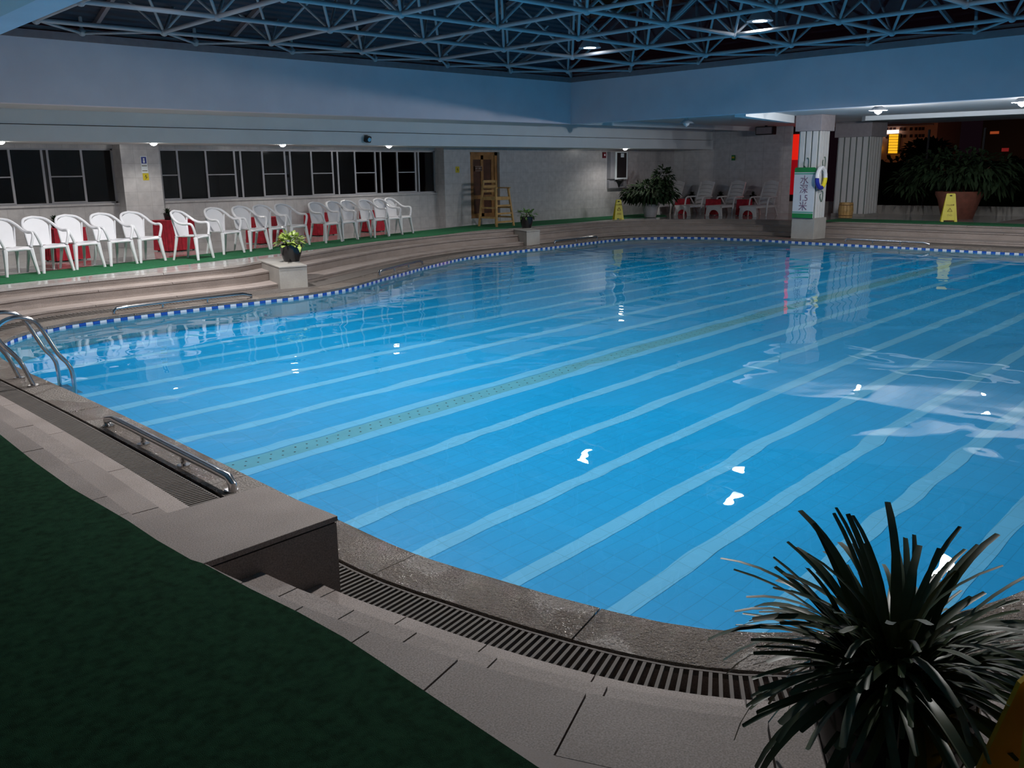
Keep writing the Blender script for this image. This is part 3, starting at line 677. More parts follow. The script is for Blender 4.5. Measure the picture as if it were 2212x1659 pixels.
# ================================================================== WHITE ARMCHAIRS
def curve_pts(P,k=4):
    P=[Vector(p) for p in P]; out=[]
    for i in range(len(P)-1):
        a=P[max(i-1,0)];b=P[i];c=P[i+1];d=P[min(i+2,len(P)-1)]
        for j in range(k):
            t=j/k; out.append(.5*((2*b)+(-a+c)*t+(2*a-5*b+4*c-d)*t*t+(-a+3*b-3*c+d)*t**3))
    out.append(P[-1]); return out
def slab_surface(fn,nu,nv,th):
    """a thin solid patch from fn(u,v) -> point, normal"""
    mb=MB(); T=[];B=[]
    for i in range(nu+1):
        for j in range(nv+1):
            p,n=fn(i/nu,j/nv); T.append(Vector(p)+Vector(n)*th/2); B.append(Vector(p)-Vector(n)*th/2)
    W=nv+1; K=len(T); fs=[]
    for i in range(nu):
        for j in range(nv):
            a=i*W+j; fs+=[(a,a+1,a+W+1,a+W),(K+a,K+a+W,K+a+W+1,K+a+1)]
    for i in range(nu): a=i*W; b=a+nv; fs+=[(a,a+W,K+a+W,K+a),(b,K+b,K+b+W,b+W)]
    for j in range(nv): a=j; b=nu*W+j; fs+=[(a,K+a,K+a+1,a+1),(b,b+1,K+b+1,K+b)]
    mb.add(T+B,fs); return mb
def make_chair(loc,rz,label,group):
    t=thing('plastic_armchair',label,'chair',loc,rz,group)
    def seat(u,v):
        x=(u-.5)*.46; y=-.235+v*.45; z=.435-.012*math.cos((u-.5)*6)+.012*v*-1-(.03*max(0,(.14-v)/.14)**2); return (x,y,z),(0,0,1)
    slab_surface(seat,8,8,.012).build('seat',M_PLASTIC,t,True)
    m=MB(); m.tube(curve_pts([(-.235,-.2,.40),(-.12,-.245,.412),(0,-.25,.415),(.12,-.245,.412),(.235,-.2,.40)]),.016,6); m.build('seat_lip',M_PLASTIC,t,True)
    def back(u,v):
        hw=.185+.045*math.sin(v*math.pi*.8); hw*= math.sqrt(max(0,1-max(0,(v-.62)/.38)**2*.93)); x=(u-.5)*2*hw
        z=.43+v*.44; y=.205+v*.105-.5*x*x-.0; return (x,y,z),(0,-1,.2)
    slab_surface(back,8,10,.008).build('backrest',M_PLASTIC,t,True)
    rim=[(-.215,-.21,.44),(-.27,-.205,.60),(-.285,-.16,.665),(-.29,-.02,.665),(-.285,.10,.70),(-.255,.20,.78),(-.17,.285,.86),(0,.325,.888)]
    pr_=curve_pts(rim,4); full=pr_+[Vector((-p.x,p.y,p.z)) for p in pr_[::-1][1:]]
    rr=[.017 if p.z<.63 else .024 for p in full]
    m=MB(); m.tube([p for p in full if p.y>.1 and p.z>.69],.024,8); m.build('back_rim',M_PLASTIC,t,True)
    for s in(-1,1):
        a=[Vector((p.x*-s if s>0 else p.x,p.y,p.z)) for p in pr_ if not(p.y>.12 and p.z>.70)]
        m=MB(); m.tube(a,.024,8); m.build('armrest',M_PLASTIC,t,True)
        m=MB(); m.tube([(s*.21,-.20,.42),(s*.235,-.225,.2),(s*.262,-.25,0)],[.042,.031,.024],8); m.build('leg',M_PLASTIC,t,True)
        m=MB(); m.tube([(s*.20,.19,.43),(s*.215,.235,.2),(s*.23,.28,0)],[.032,.024,.019],8); m.build('leg',M_PLASTIC,t,True)
        m=MB(); m.tube([(s*.19,.205,.43),(s*.215,.22,.62),(s*.235,.225,.76)],[.018,.016,.014],6); m.build('back_post',M_PLASTIC,t,True)
    return t
chairs=[((15.6,601),'white plastic armchair cut off by the left picture edge'),((95.6,592.8),'second white plastic armchair from the left, red table skirt showing behind its seat'),((166.8,584.6),'third white plastic armchair from the left edge, middle of the left five'),((240.7,577),'fourth white plastic armchair from the left edge'),((305,570),'white plastic armchair before the stickered pier, last of the left five'),((429,564.3),'white plastic armchair turned a little sideways beside the largest red table'),((484,551.6),'white plastic armchair just right of the one turned sideways'),((542.3,544.7),'white plastic armchair in the middle group, second right of the sideways one'),((586.6,539.6),'white plastic armchair directly behind the bright potted plant'),((632,534),'white plastic armchair just right of the bright potted plant'),((704.6,526.7),'white plastic armchair before a red table, sixth from the right end of the row'),((741.3,522),'white plastic armchair fifth from the right end of the row'),((771.4,518),'white plastic armchair fourth from the right end of the row'),((810,514.9),'white plastic armchair third from the right end of the row'),((840.9,511),'white plastic armchair second from the right end of the row'),((868.4,507.7),'white plastic armchair at the right end of the row nearest the wooden door')]
c0=None
for k,((px,py),lb) in enumerate(chairs):
    p=at(px,py,2,0); rz={5:R(34),15:R(20)}.get(k,R(15)); fl_=Vector((-.262,-.25)); 
    ox=p.x-(fl_.x*math.cos(rz)-fl_.y*math.sin(rz)); oy=p.y-(fl_.x*math.sin(rz)+fl_.y*math.cos(rz))
    if c0 is None: c0=make_chair((ox,oy,.012),rz,lb,'white plastic armchairs along the window wall')
    else: dup(c0,(ox,oy,.012),rz,lb,sc=1.0)
# ================================================================== RED DRAPED TABLES WITH POT PLANTS
def leaf_quad(mb,base,d,up,L,W,bend=.3,k=2):
    d=Vector(d).normalized(); s=d.cross(Vector(up)); s=s.normalized() if s.length>.01 else Vector((1,0,0)); n=s.cross(d)
    pts=[]
    for i in range(k+1):
        t=i/k; w=W*(math.sin(math.pi*(.12+.82*t)))*.5; c=Vector(base)+d*L*t-Vector((0,0,1))*bend*L*t*t+n*0; pts.append((c-s*w,c+s*w))
    vs=[p for pr__ in pts for p in pr__]; mb.add(vs,[(2*i,2*i+1,2*i+3,2*i+2) for i in range(k)])
def foliage(mb,c,rx,ry,rz_,n,L,W,rnd,bend=.3,hollow=.35,droop=0,low=-.5):
    for _ in range(n):
        while True:
            v=Vector((rnd.uniform(-1,1),rnd.uniform(-1,1),rnd.uniform(low,1)))
            if hollow<v.length<1: break
        p=Vector(c)+Vector((v.x*rx,v.y*ry,v.z*rz_)); d=(v+Vector((rnd.uniform(-.6,.6),rnd.uniform(-.6,.6),rnd.uniform(-.5,.5)-droop)))
        leaf_quad(mb,p,d,(rnd.uniform(-.4,.4),rnd.uniform(-.4,.4),1),L*rnd.uniform(.7,1.2),W*rnd.uniform(.7,1.2),bend)
def skirt_table(x,y,rz,w,d,h,label,group):
    t=thing('draped_table',label,'table',(x,y,0),rz,group); m=MB(); N_=96; top=[];bot=[]
    def rectp(f,gx,gy):
        per=2*(gx+gy); s=f*per
        if s<gx: return (-gx/2+s,-gy/2)
        s-=gx
        if s<gy: return (gx/2,-gy/2+s)
        s-=gy
        if s<gx: return (gx/2-s,gy/2)
        s-=gx; return (-gx/2,gy/2-s)
    for i in range(N_):
        fx,fy=rectp(i/N_,w,d); q_=.012*(1 if i%3==0 else (-.6 if i%3==1 else .1)); l=math.hypot(fx,fy); top.append((fx,fy,h-.01)); bot.append((fx*(1+(.02+q_)/l),fy*(1+(.02+q_)/l),.02))
    m.add(top+bot,[(i,(i+1)%N_,N_+(i+1)%N_,N_+i) for i in range(N_)]); m.build('table_skirt',M_RED,t)
    MB().box((0,0,h),(w+.01,d+.01,.02)).build('tabletop',M_RED,t,bevel=.006)
    for a in(-1,1):
        for b in(-1,1): MB().box((a*(w/2-.05),b*(d/2-.05),(h-.02)/2),(.03,.03,h-.02)).build('leg',M_BLACK,t)
    return t
def spiky_plant(name,loc,label,group,r=.24,pot_r=.09,pot_h=.14,mat_=None,n=60,seed=1,cat='potted plant'):
    rnd=random.Random(seed); t=thing(name,label,cat,loc,0,group)
    MB().lathe([(pot_r*.75,0),(pot_r,pot_h),(pot_r*.9,pot_h),(pot_r*.85,pot_h*.9),(.001,pot_h*.9)],n=14).build('pot',M_BLACKPOT,t,True)
    m=MB()
    for _ in range(n):
        a=rnd.uniform(0,6.28); e=rnd.uniform(.3,1.4); leaf_quad(m,(0,0,pot_h*.9),(math.cos(a)*math.cos(e),math.sin(a)*math.cos(e),math.sin(e)),(0,0,1),r*rnd.uniform(.8,1.25),.022,.45,4)
    tag(m.build('foliage',mat_ or M_LEAF,t),kind='stuff'); return t
tabs=[((146,562),.62,.5,.60,'red skirted low table behind the second armchair from the left'),((383,541),.66,.5,.63,'largest red skirted low table beside the stickered pier'),((575,525),.62,.5,.58,'red skirted low table behind the armchairs left of the bright potted plant'),((695,508),.62,.5,.55,'red skirted low table behind the armchairs right of the bright potted plant'),((805,500),.60,.5,.55,'red skirted low table nearest the right end of the armchair row')]
for k,((px,py),w_,d_,h_,lb) in enumerate(tabs):
    p=at(px,py,2,0); skirt_table(p.x,p.y+.05,R(12),w_,d_,h_,lb,'red skirted tables among the armchairs')
    if k in(0,1,3,4):
        lbp={0:'small dark spiky plant on the red table behind the second armchair',1:'small brownish spiky plant on the largest red table',3:'small dark plant on the red table right of the bright potted plant',4:'small dark plant on the red table nearest the right end of the row'}[k]
        spiky_plant('potted_plant',(p.x-.12,p.y+.02,h_+.01),lbp,'small plants on the red tables',seed=k+3,r=.2)
# ================================================================== POTTED PLANTS ON PLINTHS
def leafy_pot(loc,label,pr_,ph,rx,rz_,n,L,W,m1,seed,pm=M_BLACKPOT):
    rnd=random.Random(seed); t=thing('potted_plant',label,'potted plant',loc)
    MB().lathe([(pr_*.66,0),(pr_*.9,ph*.5),(pr_,ph),(pr_*.93,ph),(pr_*.9,ph*.9),(.001,ph*.9)],n=22).build('pot',pm,t,True)
    MB().cyl((0,0,-.012),(0,0,.0),pr_*.72,n=20).build('saucer',M_CONC,t)
    m=MB(); foliage(m,(0,0,ph*1.0),rx,rx,rz_,n,L,W,rnd,.35,.1,low=.0); tag(m.build('foliage',m1,t),kind='stuff')
    MB().cyl((0,0,ph*.85),(0,0,ph+rz_*.5),.012,n=6).build('stem',M_WOODD,t); return t
leafy_pot((8.17,14.45,.016),'bright yellow-green leafy plant in a glossy black pot on the stone block',.205,.30,.24,.19,150,.13,.075,M_LEAFB,5)
leafy_pot((17.3,17.72,.016),'small leafy plant in a black pot on the far stone block near the lifeguard chair',.185,.30,.24,.22,70,.16,.07,M_LEAFM,8)
# bush in a pale pot left of the loungers
def bush(loc,label,pm,pr_,ph,c,rx,ry,rz_,n,L,W,lm,seed,grp=None,extra=(),cat='potted plant',nm='potted_shrub'):
    rnd=random.Random(seed); t=thing(nm,label,cat,loc,0,grp)
    MB().lathe([(pr_*.7,0),(pr_*.95,ph*.7),(pr_*1.08,ph*.88),(pr_*1.08,ph),(pr_*.95,ph),(pr_*.9,ph*.9),(.001,ph*.9)],n=24).build('pot',pm,t,True)
    m=MB(); foliage(m,c,rx,ry,rz_,n,L,W,rnd,.4,.25,.25)
    for (cc,r3,nn) in extra: foliage(m,cc,r3[0],r3[1],r3[2],nn,L,W,rnd,.4,.1,.25)
    tag(m.build('foliage',lm,t),kind='stuff')
    for k in range(5):
        a=k*1.3; MB().tube([(0.03*k,0,ph*.9),(.15*math.cos(a)*rx,.15*math.sin(a)*ry,(ph+c[2])/2),(.5*math.cos(a)*rx,.5*math.sin(a)*ry,c[2]+.1)],[.03,.02,.012],6).build('branch',M_WOODD,t)
    return t
M_PALEPOT=mat('pale_pot',(.42,.42,.44),.2,var=.1)
bush((23.7,18.45,.012),'dark bushy shrub in a pale pot between the yellow sign and the loungers',M_PALEPOT,.27,.42,(0,0,.78),.72,.95,.38,900,.20,.085,M_LEAF,11,extra=(((.25,-.25,1.18),(.32,.32,.42),260),((-.1,.55,.72),(.35,.5,.22),200)))
# ================================================================== LIFEGUARD CHAIR
t=thing('lifeguard_chair','pale wooden lifeguard chair with tall splayed legs by the wooden door','chair',(17.45,19.1,.012),R(5))
h=.82
for sx in(-1,1):
    MB().bar((sx*.36,-.33,0),(sx*.26,-.22,h+.24),.05,.05).build('leg',M_WOODL,t); MB().bar((sx*.36,.36,0),(sx*.26,.25,h+.46),.05,.05).build('leg',M_WOODL,t)
    MB().bar((sx*.275,-.28,h+.25),(sx*.265,.27,h+.25),.07,.03).build('armrest',M_WOODL,t); MB().bar((sx*.335,-.30,.25),(sx*.335,.33,.25),.03,.05).build('side_rail',M_WOODL,t)
    MB().bar((sx*.30,-.26,.52),(sx*.30,.30,.52),.03,.05).build('side_rail',M_WOODL,t)
MB().box((0,0,h-.04),(.56,.52,.09)).build('seat',M_WOODL,t,bevel=.008)
for z_ in(.13,.36,.58): MB().bar((-.35+z_*.1,-.325+z_*.1,z_),(.35-z_*.1,-.325+z_*.1,z_),.03,.05).build('rung',M_WOODL,t)
for z_ in(h+.16,h+.29,h+.43): MB().bar((-.26,.255,z_),(.26,.255,z_),.025,.07).build('back_slat',M_WOODL,t)
# ================================================================== WET FLOOR SIGNS
M_YTXT=mat('sign_print',(.30,.16,.02),.6,var=0); M_YDARK=mat('sign_handle_shadow',(.03,.02,.01),.8,var=0)
def wet_sign(loc,rz,label,h=.62,w=.30,txt=True,my=None):
    t=thing('wet_floor_sign',label,'sign',loc,rz); a=math.atan2(.13,h)
    for s in(-1,1):
        m=MB(); y0=s*.13; y1=s*.012; wt_=w*.55
        P=[(-w/2,y0,0),(-w/2+.07,y0,0),(-w/2+.075,y0*.93,.045),(w/2-.075,y0*.93,.045),(w/2-.07,y0,0),(w/2,y0,0),(wt_/2,y1,h-.02),(wt_/2-.02,y1,h),(-wt_/2+.02,y1,h),(-wt_/2,y1,h-.02)]
        o2=Vector((0,s*.012,0)); vs=[Vector(p) for p in P]+[Vector(p)+o2 for p in P]; n_=len(P)
        m.add(vs,[tuple(range(n_)),tuple(range(n_,2*n_))[::-1]]+[(i,n_+i,n_+(i+1)%n_,(i+1)%n_) for i in range(n_)]); m.build('panel',my or M_YEL,t)
    up=Vector((0,.118,h)).normalized(); o=lambda z_:(0,-.146+.118*z_/h,z_)
    MB().bar((-.03,o(h-.06)[1],h-.06),(.03,o(h-.06)[1],h-.06),.006,.03).build('handle_slot',M_YDARK,t)
    if txt:
        put_text('小心地滑',.052,M_YTXT,face_mat(o(.46),(1,0,0),up),t); put_text('小心',.07,M_YTXT,face_mat(o(.185),(1,0,0),up),t)
        m=MB(); c_=Vector(o(.325)); e1=Vector((1,0,0)); tri_=[c_+up*.055,c_-up*.04-e1*.06,c_-up*.04+e1*.06]
        for i in range(3): m.bar(tri_[i],tri_[(i+1)%3],.006,.012)
        m.bar(c_+up*.02,c_-up*.02,.006,.012); m.build('warning_triangle',M_YTXT,t)
    return t
wet_sign((21.95,18.35,.012),R(-35),'yellow wet floor sign standing left of the dark bushy shrub')
wet_sign((26.50,10.05,.012),R(-62),'yellow wet floor sign in front of the big terracotta planter',h=.78,w=.42)
p=at(2300,1560,2,.50); wet_sign((p.x,p.y,0.002),R(-40),'yellow plastic sign cut off at the bottom right corner beside the grassy plant',h=.60,w=.34,txt=False,my=mat('amber_plastic',(.95,.55,.03),.45,var=.05))
# ================================================================== LOUNGERS
def make_lounger(loc,rz,label,group):
    t=thing('sun_lounger',label,'sun lounger',loc,rz,group); P_=M_PLASTIC2
    for s in(-1,1):
        MB().bar((0,s*.28,.31),(1.35,s*.28,.31),.05,.07).build('side_rail',P_,t)
        m=MB(); m.bar((1.22,s*.27,.33),(1.56,s*.25,1.08),.04,.06); m.build('back_rail',P_,t)
        m=MB(); m.tube(curve_pts([(.62,s*.33,0),(.68,s*.33,.35),(.76,s*.33,.57),(.98,s*.33,.60),(1.34,s*.32,.60)],4),.028,6); m.build('armrest',P_,t,True)
        MB().bar((.98,s*.33,.60),(1.2,s*.30,.33),.035,.035).build('arm_brace',P_,t)
        MB().bar((1.25,s*.29,.31),(1.42,s*.31,0),.05,.05).build('leg',P_,t)
    m=MB(); arch=[(0,-.31,0),(0,-.20,0)]+[(0,.20*math.cos(math.pi-a*math.pi/8),.02+.19*math.sin(a*math.pi/8)) for a in range(1,8)]+[(0,.20,0),(0,.31,0),(0,.27,.34),(0,-.27,.34)]
    n_=len(arch); A_=[Vector(p) for p in arch]; B_=[p+Vector((.05,0,0)) for p in A_]
    fs=[(i,(i+1)%n_,n_+(i+1)%n_,n_+i) for i in range(n_)]
    mid=[(n_-1,0,1),(n_-1,1,2)]; k0=2
    # front face as quads between the arch and the top edge
    top=lambda q_: Vector((0,q_.y*1.2,.34))
    m.add(A_+B_,fs); tt=geometry.tessellate_polygon([A_]); m.add(A_,[tuple(x) for x in tt]); m.add(B_,[tuple(x) for x in tt]); m.build('foot_panel',P_,t)
    for k in range(9):
        x=.07+k*.135; m=MB(); m.box((x,0,.33),(.115,.52,.02)); m.build('slat',P_,t)
    for k in range(6):
        f0=(k+.06)/6; f1=(k+.90)/6
        def sl(u,v,f0=f0,f1=f1,k=k):
            f=f0+(f1-f0)*v; yy=(u-.5)*.50; arc_=.045*(1-(2*u-1)**2)*(1 if k<5 or v<.5 else 1.6); return (1.22+.34*f-.02*(1-(2*u-1)**2),yy,.34+.75*f+arc_*.8),(-.9,0,.4)
        slab_surface(sl,8,2,.018).build('back_slat',P_,t,True)
    return t
lg=[((1473,466),'leftmost deck lounger, mostly hidden behind the dark shrub',-1),((1473,466),'white plastic deck lounger right beside the dark shrub',0),((1541,467),'white plastic deck lounger second from the red lit opening',0),((1614,468.5),'white plastic deck lounger nearest the red lit opening',0)]
l0=None
RZL=R(3)
for k,((px,py),lb,off) in enumerate(lg):
    p=at(px,py,2,0)+Vector((-.15,1.15,0))*(1 if off else 0)
    if l0 is None: l0=make_lounger((p.x,p.y,0),RZL,lb,'white deck loungers against the far wall')
    else: dup(l0,(p.x,p.y,0),RZL,lb)
for k,(px,lb) in enumerate([(1473,'small red skirted table left of the deck lounger beside the shrub'),(1538,'small red skirted table between the two middle deck loungers'),(1608,'small red skirted table beside the lounger nearest the red opening')]):
    skirt_table(26.0+.22*k,(18.84,17.73,16.65)[k],R(5),.36,.38,.52,lb,'small red tables between the loungers')
for k,px in enumerate((1495,1557,1627)):
    q_=at(px,417,0,26.95+.26*k); spiky_plant('potted_plant',(26.95+.26*k,q_.y,.42),'',None,seed=30+k,r=.25,pot_r=.12,pot_h=.22,n=70); o=COL.objects[-1]
    root=[x for x in COL.objects if x.name.startswith('potted_plant') and x.type=='EMPTY' and not x.get('label')][-1]
    root['label']=['small dark spiky plant behind the lounger beside the shrub','small dark spiky plant behind the middle gap of the loungers','small dark spiky plant behind the lounger nearest the red opening'][k]
    s_=thing('plant_stand',['grey stand under the dark plant behind the lounger beside the shrub','grey stand under the dark plant behind the middle gap of the loungers','grey stand under the dark plant behind the lounger nearest the red opening'][k],'plant stand',(26.95+.26*k,q_.y,0))
    MB().cyl((0,0,.40),(0,0,.42),.15,n=18).build('top',M_CONC,s_); MB().cyl((0,0,0),(0,0,.40),.06,n=12).build('column',M_CONC,s_)
# ================================================================== COLUMNS
M_CLAD=mat('column_cladding',(.66,.66,.66),.45,var=.04,scale=3); M_GAP=mat('cladding_groove',(.16,.19,.18),.6,var=.05); M_CAP=mat('capital_stone',(.34,.31,.33),.6,var=.08)
def column(name,cx,cyy,wx,wy,z0,z1,zc,nL,nR,label,base=True,zb=None):
    t=thing(name,label,'column',(cx,cyy,zb if zb is not None else z0))
    b=t.location.z; hx,hy=wx/2,wy/2
    MB().bb((-hx,-hy,z0-b),(hx,hy,zc-b)).build('shaft',M_GAP,t)
    for (n_,ax) in ((nL,0),(nR,1)):
        for s in(-1,1):
            L_=wy if ax==0 else wx
            for k in range(n_):
                a=-L_/2+L_*k/n_+L_/n_*.12; e=a+L_/n_*.76
                if ax==0: MB().bb((s*hx,a,z0-b),(s*(hx+.03),e,zc-b)).build('flute',M_CLAD,t,bevel=.006)
                else: MB().bb((a,s*hy,z0-b),(e,s*(hy+.03),zc-b)).build('flute',M_CLAD,t,bevel=.006)
    MB().bb((-hx-.1,-hy-.1,zc-b),(hx+.1,hy+.1,z1-b)).build('capital',M_CAP,t,bevel=.01)
    if zb is not None: MB().bb((-hx-.06,-hy-.06,0),(hx+.06,hy+.06,z0-b)).build('base_block',M_CONC,t,bevel=.008)
    return t
C1=column('clad_column',23.22,12.54,.54,.56,.20,ZS-.001,2.50,3,4,'white clad column with the green depth board rising from the pool steps',zb=ZC)
C2=column('clad_column',28.0,13.55,.86,1.0,.10,ZS-.001,2.45,5,5,'wide white fluted column behind the wooden barrel',zb=0)
# ornaments on the first column
M_ORN=mat('scroll_ornament',(.10,.16,.13),.5,var=.05)
def scroll(c,rx,nv,label=None):
    m=MB(); u=Vector(rx); pts=[]
    for k in range(17):
        a=k/16*2*math.pi; pts.append(Vector(c)+u*(.075*math.sin(a))+Vector((0,0,.13*math.cos(a)+.03*math.sin(2*a))))
    m.tube(pts[:15],.012,6); o=m.build('scroll_ornament',M_ORN,C1,True); return o
l1=C1.location
for cc,u in [((22.90,12.55,1.66),(0,-1,0)),((23.22,12.21,1.68),(1,0,0)),((23.2,12.21,.78),(1,0,0))]: scroll(Vector(cc)-l1,u,None)
# depth board
M_SGREEN=mat('board_green',(.015,.22,.06),.5,var=.03); M_STEAL=mat('board_teal',(.12,.38,.30),.5,var=0); M_SWHITE=mat('board_white',(.66,.69,.74),.4,var=.02); M_STXT=mat('board_print',(.22,.13,.20),.6,var=0)
t=thing('depth_board','white and green board with red lettering on the clad column','sign',(22.852,12.55,.20))
yw=.31
MB().bb((0,-yw,.0),(.03,yw,1.22)).build('board',M_SWHITE,t)
m=MB(); pl=[(-yw,1.22)]+[(-yw+.05-.05*math.cos(a*math.pi/8),1.30+.05*math.sin(a*math.pi/8)) for a in range(5)]+[(yw-.05+.05*math.sin(a*math.pi/8),1.30+.05*math.cos(a*math.pi/8)) for a in range(5)]+[(yw,1.22)]
vs=[(0,a,b) for a,b in pl]+[(.03,a,b) for a,b in pl]; n_=len(pl); m.add(vs,[tuple(range(n_)),tuple(range(n_,2*n_))[::-1]]+[(i,n_+i,n_+(i+1)%n_,(i+1)%n_) for i in range(n_)]); m.build('green_band',M_SGREEN,t)
MB().bb((-.004,-yw,.0),(.0,yw,.12)).build('green_band',M_SGREEN,t)
for z_ in(1.165,.135): MB().bb((-.004,-yw,z_-.0),(.0,yw,z_+.035)).build('teal_band',M_STEAL,t)
for s_,z_ in(('水',1.00),('深',.76),('1.5',.53),('米',.30)): put_text(s_,.26 if s_!='1.5' else .23,M_STXT,face_mat((-.006,0,z_),(0,-1,0),(0,0,1)),t)
# lifebuoy
t=thing('lifebuoy','white blue and yellow ring buoy hanging on the clad column','lifebuoy',tuple(at(1774,384,1,12.12)))
def arc_part(a0,a1,m_,nm_='ring_section'):
    m=MB(); m.tube([(.225*math.cos(R(a0+(a1-a0)*k/10)),0,.265*math.sin(R(a0+(a1-a0)*k/10))) for k in range(11)],.058,8); m.build(nm_,m_,t,True)
arc_part(0,182,M_PLASTIC); arc_part(182,285,mat('buoy_blue',(.02,.03,.30),.4,var=0)); arc_part(285,360,M_YEL)
MB().tube(curve_pts([(0,.02,.265),(.02,.04,.1),(-.06,.03,-.08),(.03,.02,-.2)],4),.02,6).build('rope',M_PLASTIC2,t)
# barrel, planters
t=thing('wooden_barrel','small pale wooden barrel standing before the wide fluted column','barrel',(26.82,13.27,.012))
for k in range(16):
    a=k*math.pi/8; c_,s_=math.cos(a),math.sin(a); m=MB(); m.bar((c_*.19,s_*.19,0),(c_*.215,s_*.215,.22),.076,.02,up=(c_,s_,0)); m.bar((c_*.215,s_*.215,.22),(c_*.19,s_*.19,.46),.076,.02,up=(c_,s_,0)); m.build('stave',M_WOODL,t)
for z_ in(.07,.39): m=MB(); m.tube([(.21*math.cos(a*.3142),.21*math.sin(a*.3142),z_) for a in range(20)],.009,6,True); m.build('hoop',M_WOODD,t)
MB().cyl((0,0,.02),(0,0,.40),.17,n=14).build('liner',M_BLACK,t)
bush((28.45,10.55,0.0),'wide leafy tree in a big terracotta planter under the right soffit',M_TERRA,.62,.80,(0,.10,1.42),1.0,1.65,.60,900,.30,.11,M_LEAF,21,extra=(((.2,-.9,1.1),(.5,.6,.4),130),((0,1.5,1.0),(.5,.6,.4),110)),nm='planter_tree')
t=thing('wall_cabinet','grey wall cabinet with a dark glass front on the far tiled wall','cabinet',(23.3,YP-.002,.92))
M_CABG=mat('cabinet_grey',(.30,.30,.33),.5,var=.05)
MB().bb((.0,-.16,.32),(.90,0,1.20)).build('body',M_CABG,t); MB().bb((.22,-.18,.30),(.86,-.16,1.20)).build('front_frame',M_PAINT,t); MB().bb((.30,-.19,.36),(.78,-.18,1.17)).build('glass_front',M_BLACK,t)
MB().bb((.48,-.195,1.02),(.64,-.19,1.15)).build('paper_note',M_PAINT,t); m=MB(); m.lathe([(.02,0),(.06,.10),(.17,.22),(.17,.27)],c=(.50,-.1,.04),n=12); m.build('funnel',M_BLACK,t,True); MB().bb((0,-.10,.02),(.9,0,.30)).build('lower_box',M_CABG,t)
t=thing('fire_button','small dark red call point box left of the grey wall cabinet','call point',(23.05,YP-.002,1.92)); MB().bb((0,-.05,0),(.14,0,.19)).build('housing',mat('dark_red_box',(.16,.01,.02),.5,var=0),t); MB().cyl((.07,-.055,.1),(.07,-.05,.1),.035,n=10).build('push_plate',M_PAINT,t)
# ================================================================== LOUDSPEAKERS, DOWNLIGHTS, STICKERS
t=thing('camera_housing','small black camera on the pale fascia above the windows','camera',(12.83,YF-.03,2.34)); MB().box((0,-.07,0),(.15,.12,.15),M=Matrix.Rotation(R(15),3,'X')).build('housing',M_BLACK,t,bevel=.02); MB().cyl((0,-.12,-.01),(0,-.15,-.015),.05,n=12).build('lens',M_STEEL,t); MB().bb((-.04,-.02,-.02),(.04,0,.1)).build('bracket',M_BLACK,t)
p=at(1655,272,0,27.4); t=thing('loudspeaker','black box loudspeaker hanging under the ceiling left of the columns','loudspeaker',(27.4,p.y,ZS-.30)); MB().bb((-.12,-.33,0),(.12,.33,.27)).build('cabinet',M_BLACK,t,bevel=.02); MB().bb((-.13,-.29,.03),(-.12,.29,.24)).build('grille',M_RING,t); MB().bb((-.03,-.03,.27),(.03,.03,.30)).build('bracket',M_BLACK,t)
DL=[((4.89,19.1),'ceiling downlight above the leftmost window'),((7.70,18.93),'ceiling downlight above the stickered pier'),((10.65,18.88),'ceiling downlight above the middle of the window row'),((13.67,18.95),'ceiling downlight near the black camera'),((22.9,18.9),'ceiling downlight right of the grey wall cabinet')]
for (x,y),lb in DL:
    t=thing('downlight',lb,'downlight',(x,y,2.2),0,'recessed downlights along the window wall'); MB().lathe([(.075,-.006),(.085,-.006),(.085,0),(.075,0)],n=20).build('trim_ring',M_ALU,t); MB().lathe([(.001,-.055),(.04,-.045),(.066,-.02),(.072,-.001)],n=16).build('lens',M_DOWN,t,True)
    o=spot((0,0,-.08),42,R(150),.6,.05,col=(1,.95,.88)); o.parent=t
def sticker(name,x,z,w_,h_,m_,label,parts=()):
    t=thing(name,label,'sign',(x,YP-.052 if x<9 else YP-.002,z)); MB().bb((-w_/2,-.004,-h_/2),(w_/2,0,h_/2)).build('plate',m_,t)
    for nm_,a,b,mm in parts: MB().bb((a[0],-.006,a[1]),(b[0],-.004,b[1])).build(nm_,mm,t)
    return t
M_SBLUE=mat('sticker_blue',(.03,.05,.30),.5,var=0); M_SYEL=mat('sticker_yellow',(.62,.50,.02),.5,var=0); M_SINK=mat('sticker_ink',(.10,.09,.02),.6,var=0)
t=sticker('wall_sign',7.86,1.78,.14,.36,M_PAINT,'blue and white notice on the pier between the windows',[('blue_field',(-.055,.02),(.055,.16),M_SBLUE),('print_line',(-.055,-.035),(.055,-.02),M_SINK),('print_line',(-.055,-.14),(.055,-.125),M_SINK)])
MB().cyl((0,-.007,.115),(0,-.006,.115),.02,n=10).build('figure_head',M_PAINT,t); MB().bb((-.02,-.007,.035),(.02,-.006,.09)).build('figure_body',M_PAINT,t)
def slip(t):
    m=MB(); m.cyl((.0,-.007,.025),(.0,-.006,.025),.014,n=8); m.bar((0,-.007,.01),(.015,-.007,-.03),.002,.014); m.bar((-.03,-.007,0),(.035,-.007,-.01),.002,.01); m.bar((.015,-.007,-.03),(-.02,-.007,-.05),.002,.01); m.build('falling_figure',M_SINK,t)
slip(sticker('wall_sign',7.87,1.52,.13,.15,M_SYEL,'yellow warning sticker below the blue notice on the pier'))
slip(sticker('wall_sign',16.78,1.60,.14,.17,M_SYEL,'yellow warning sticker on the pier left of the wooden door'))
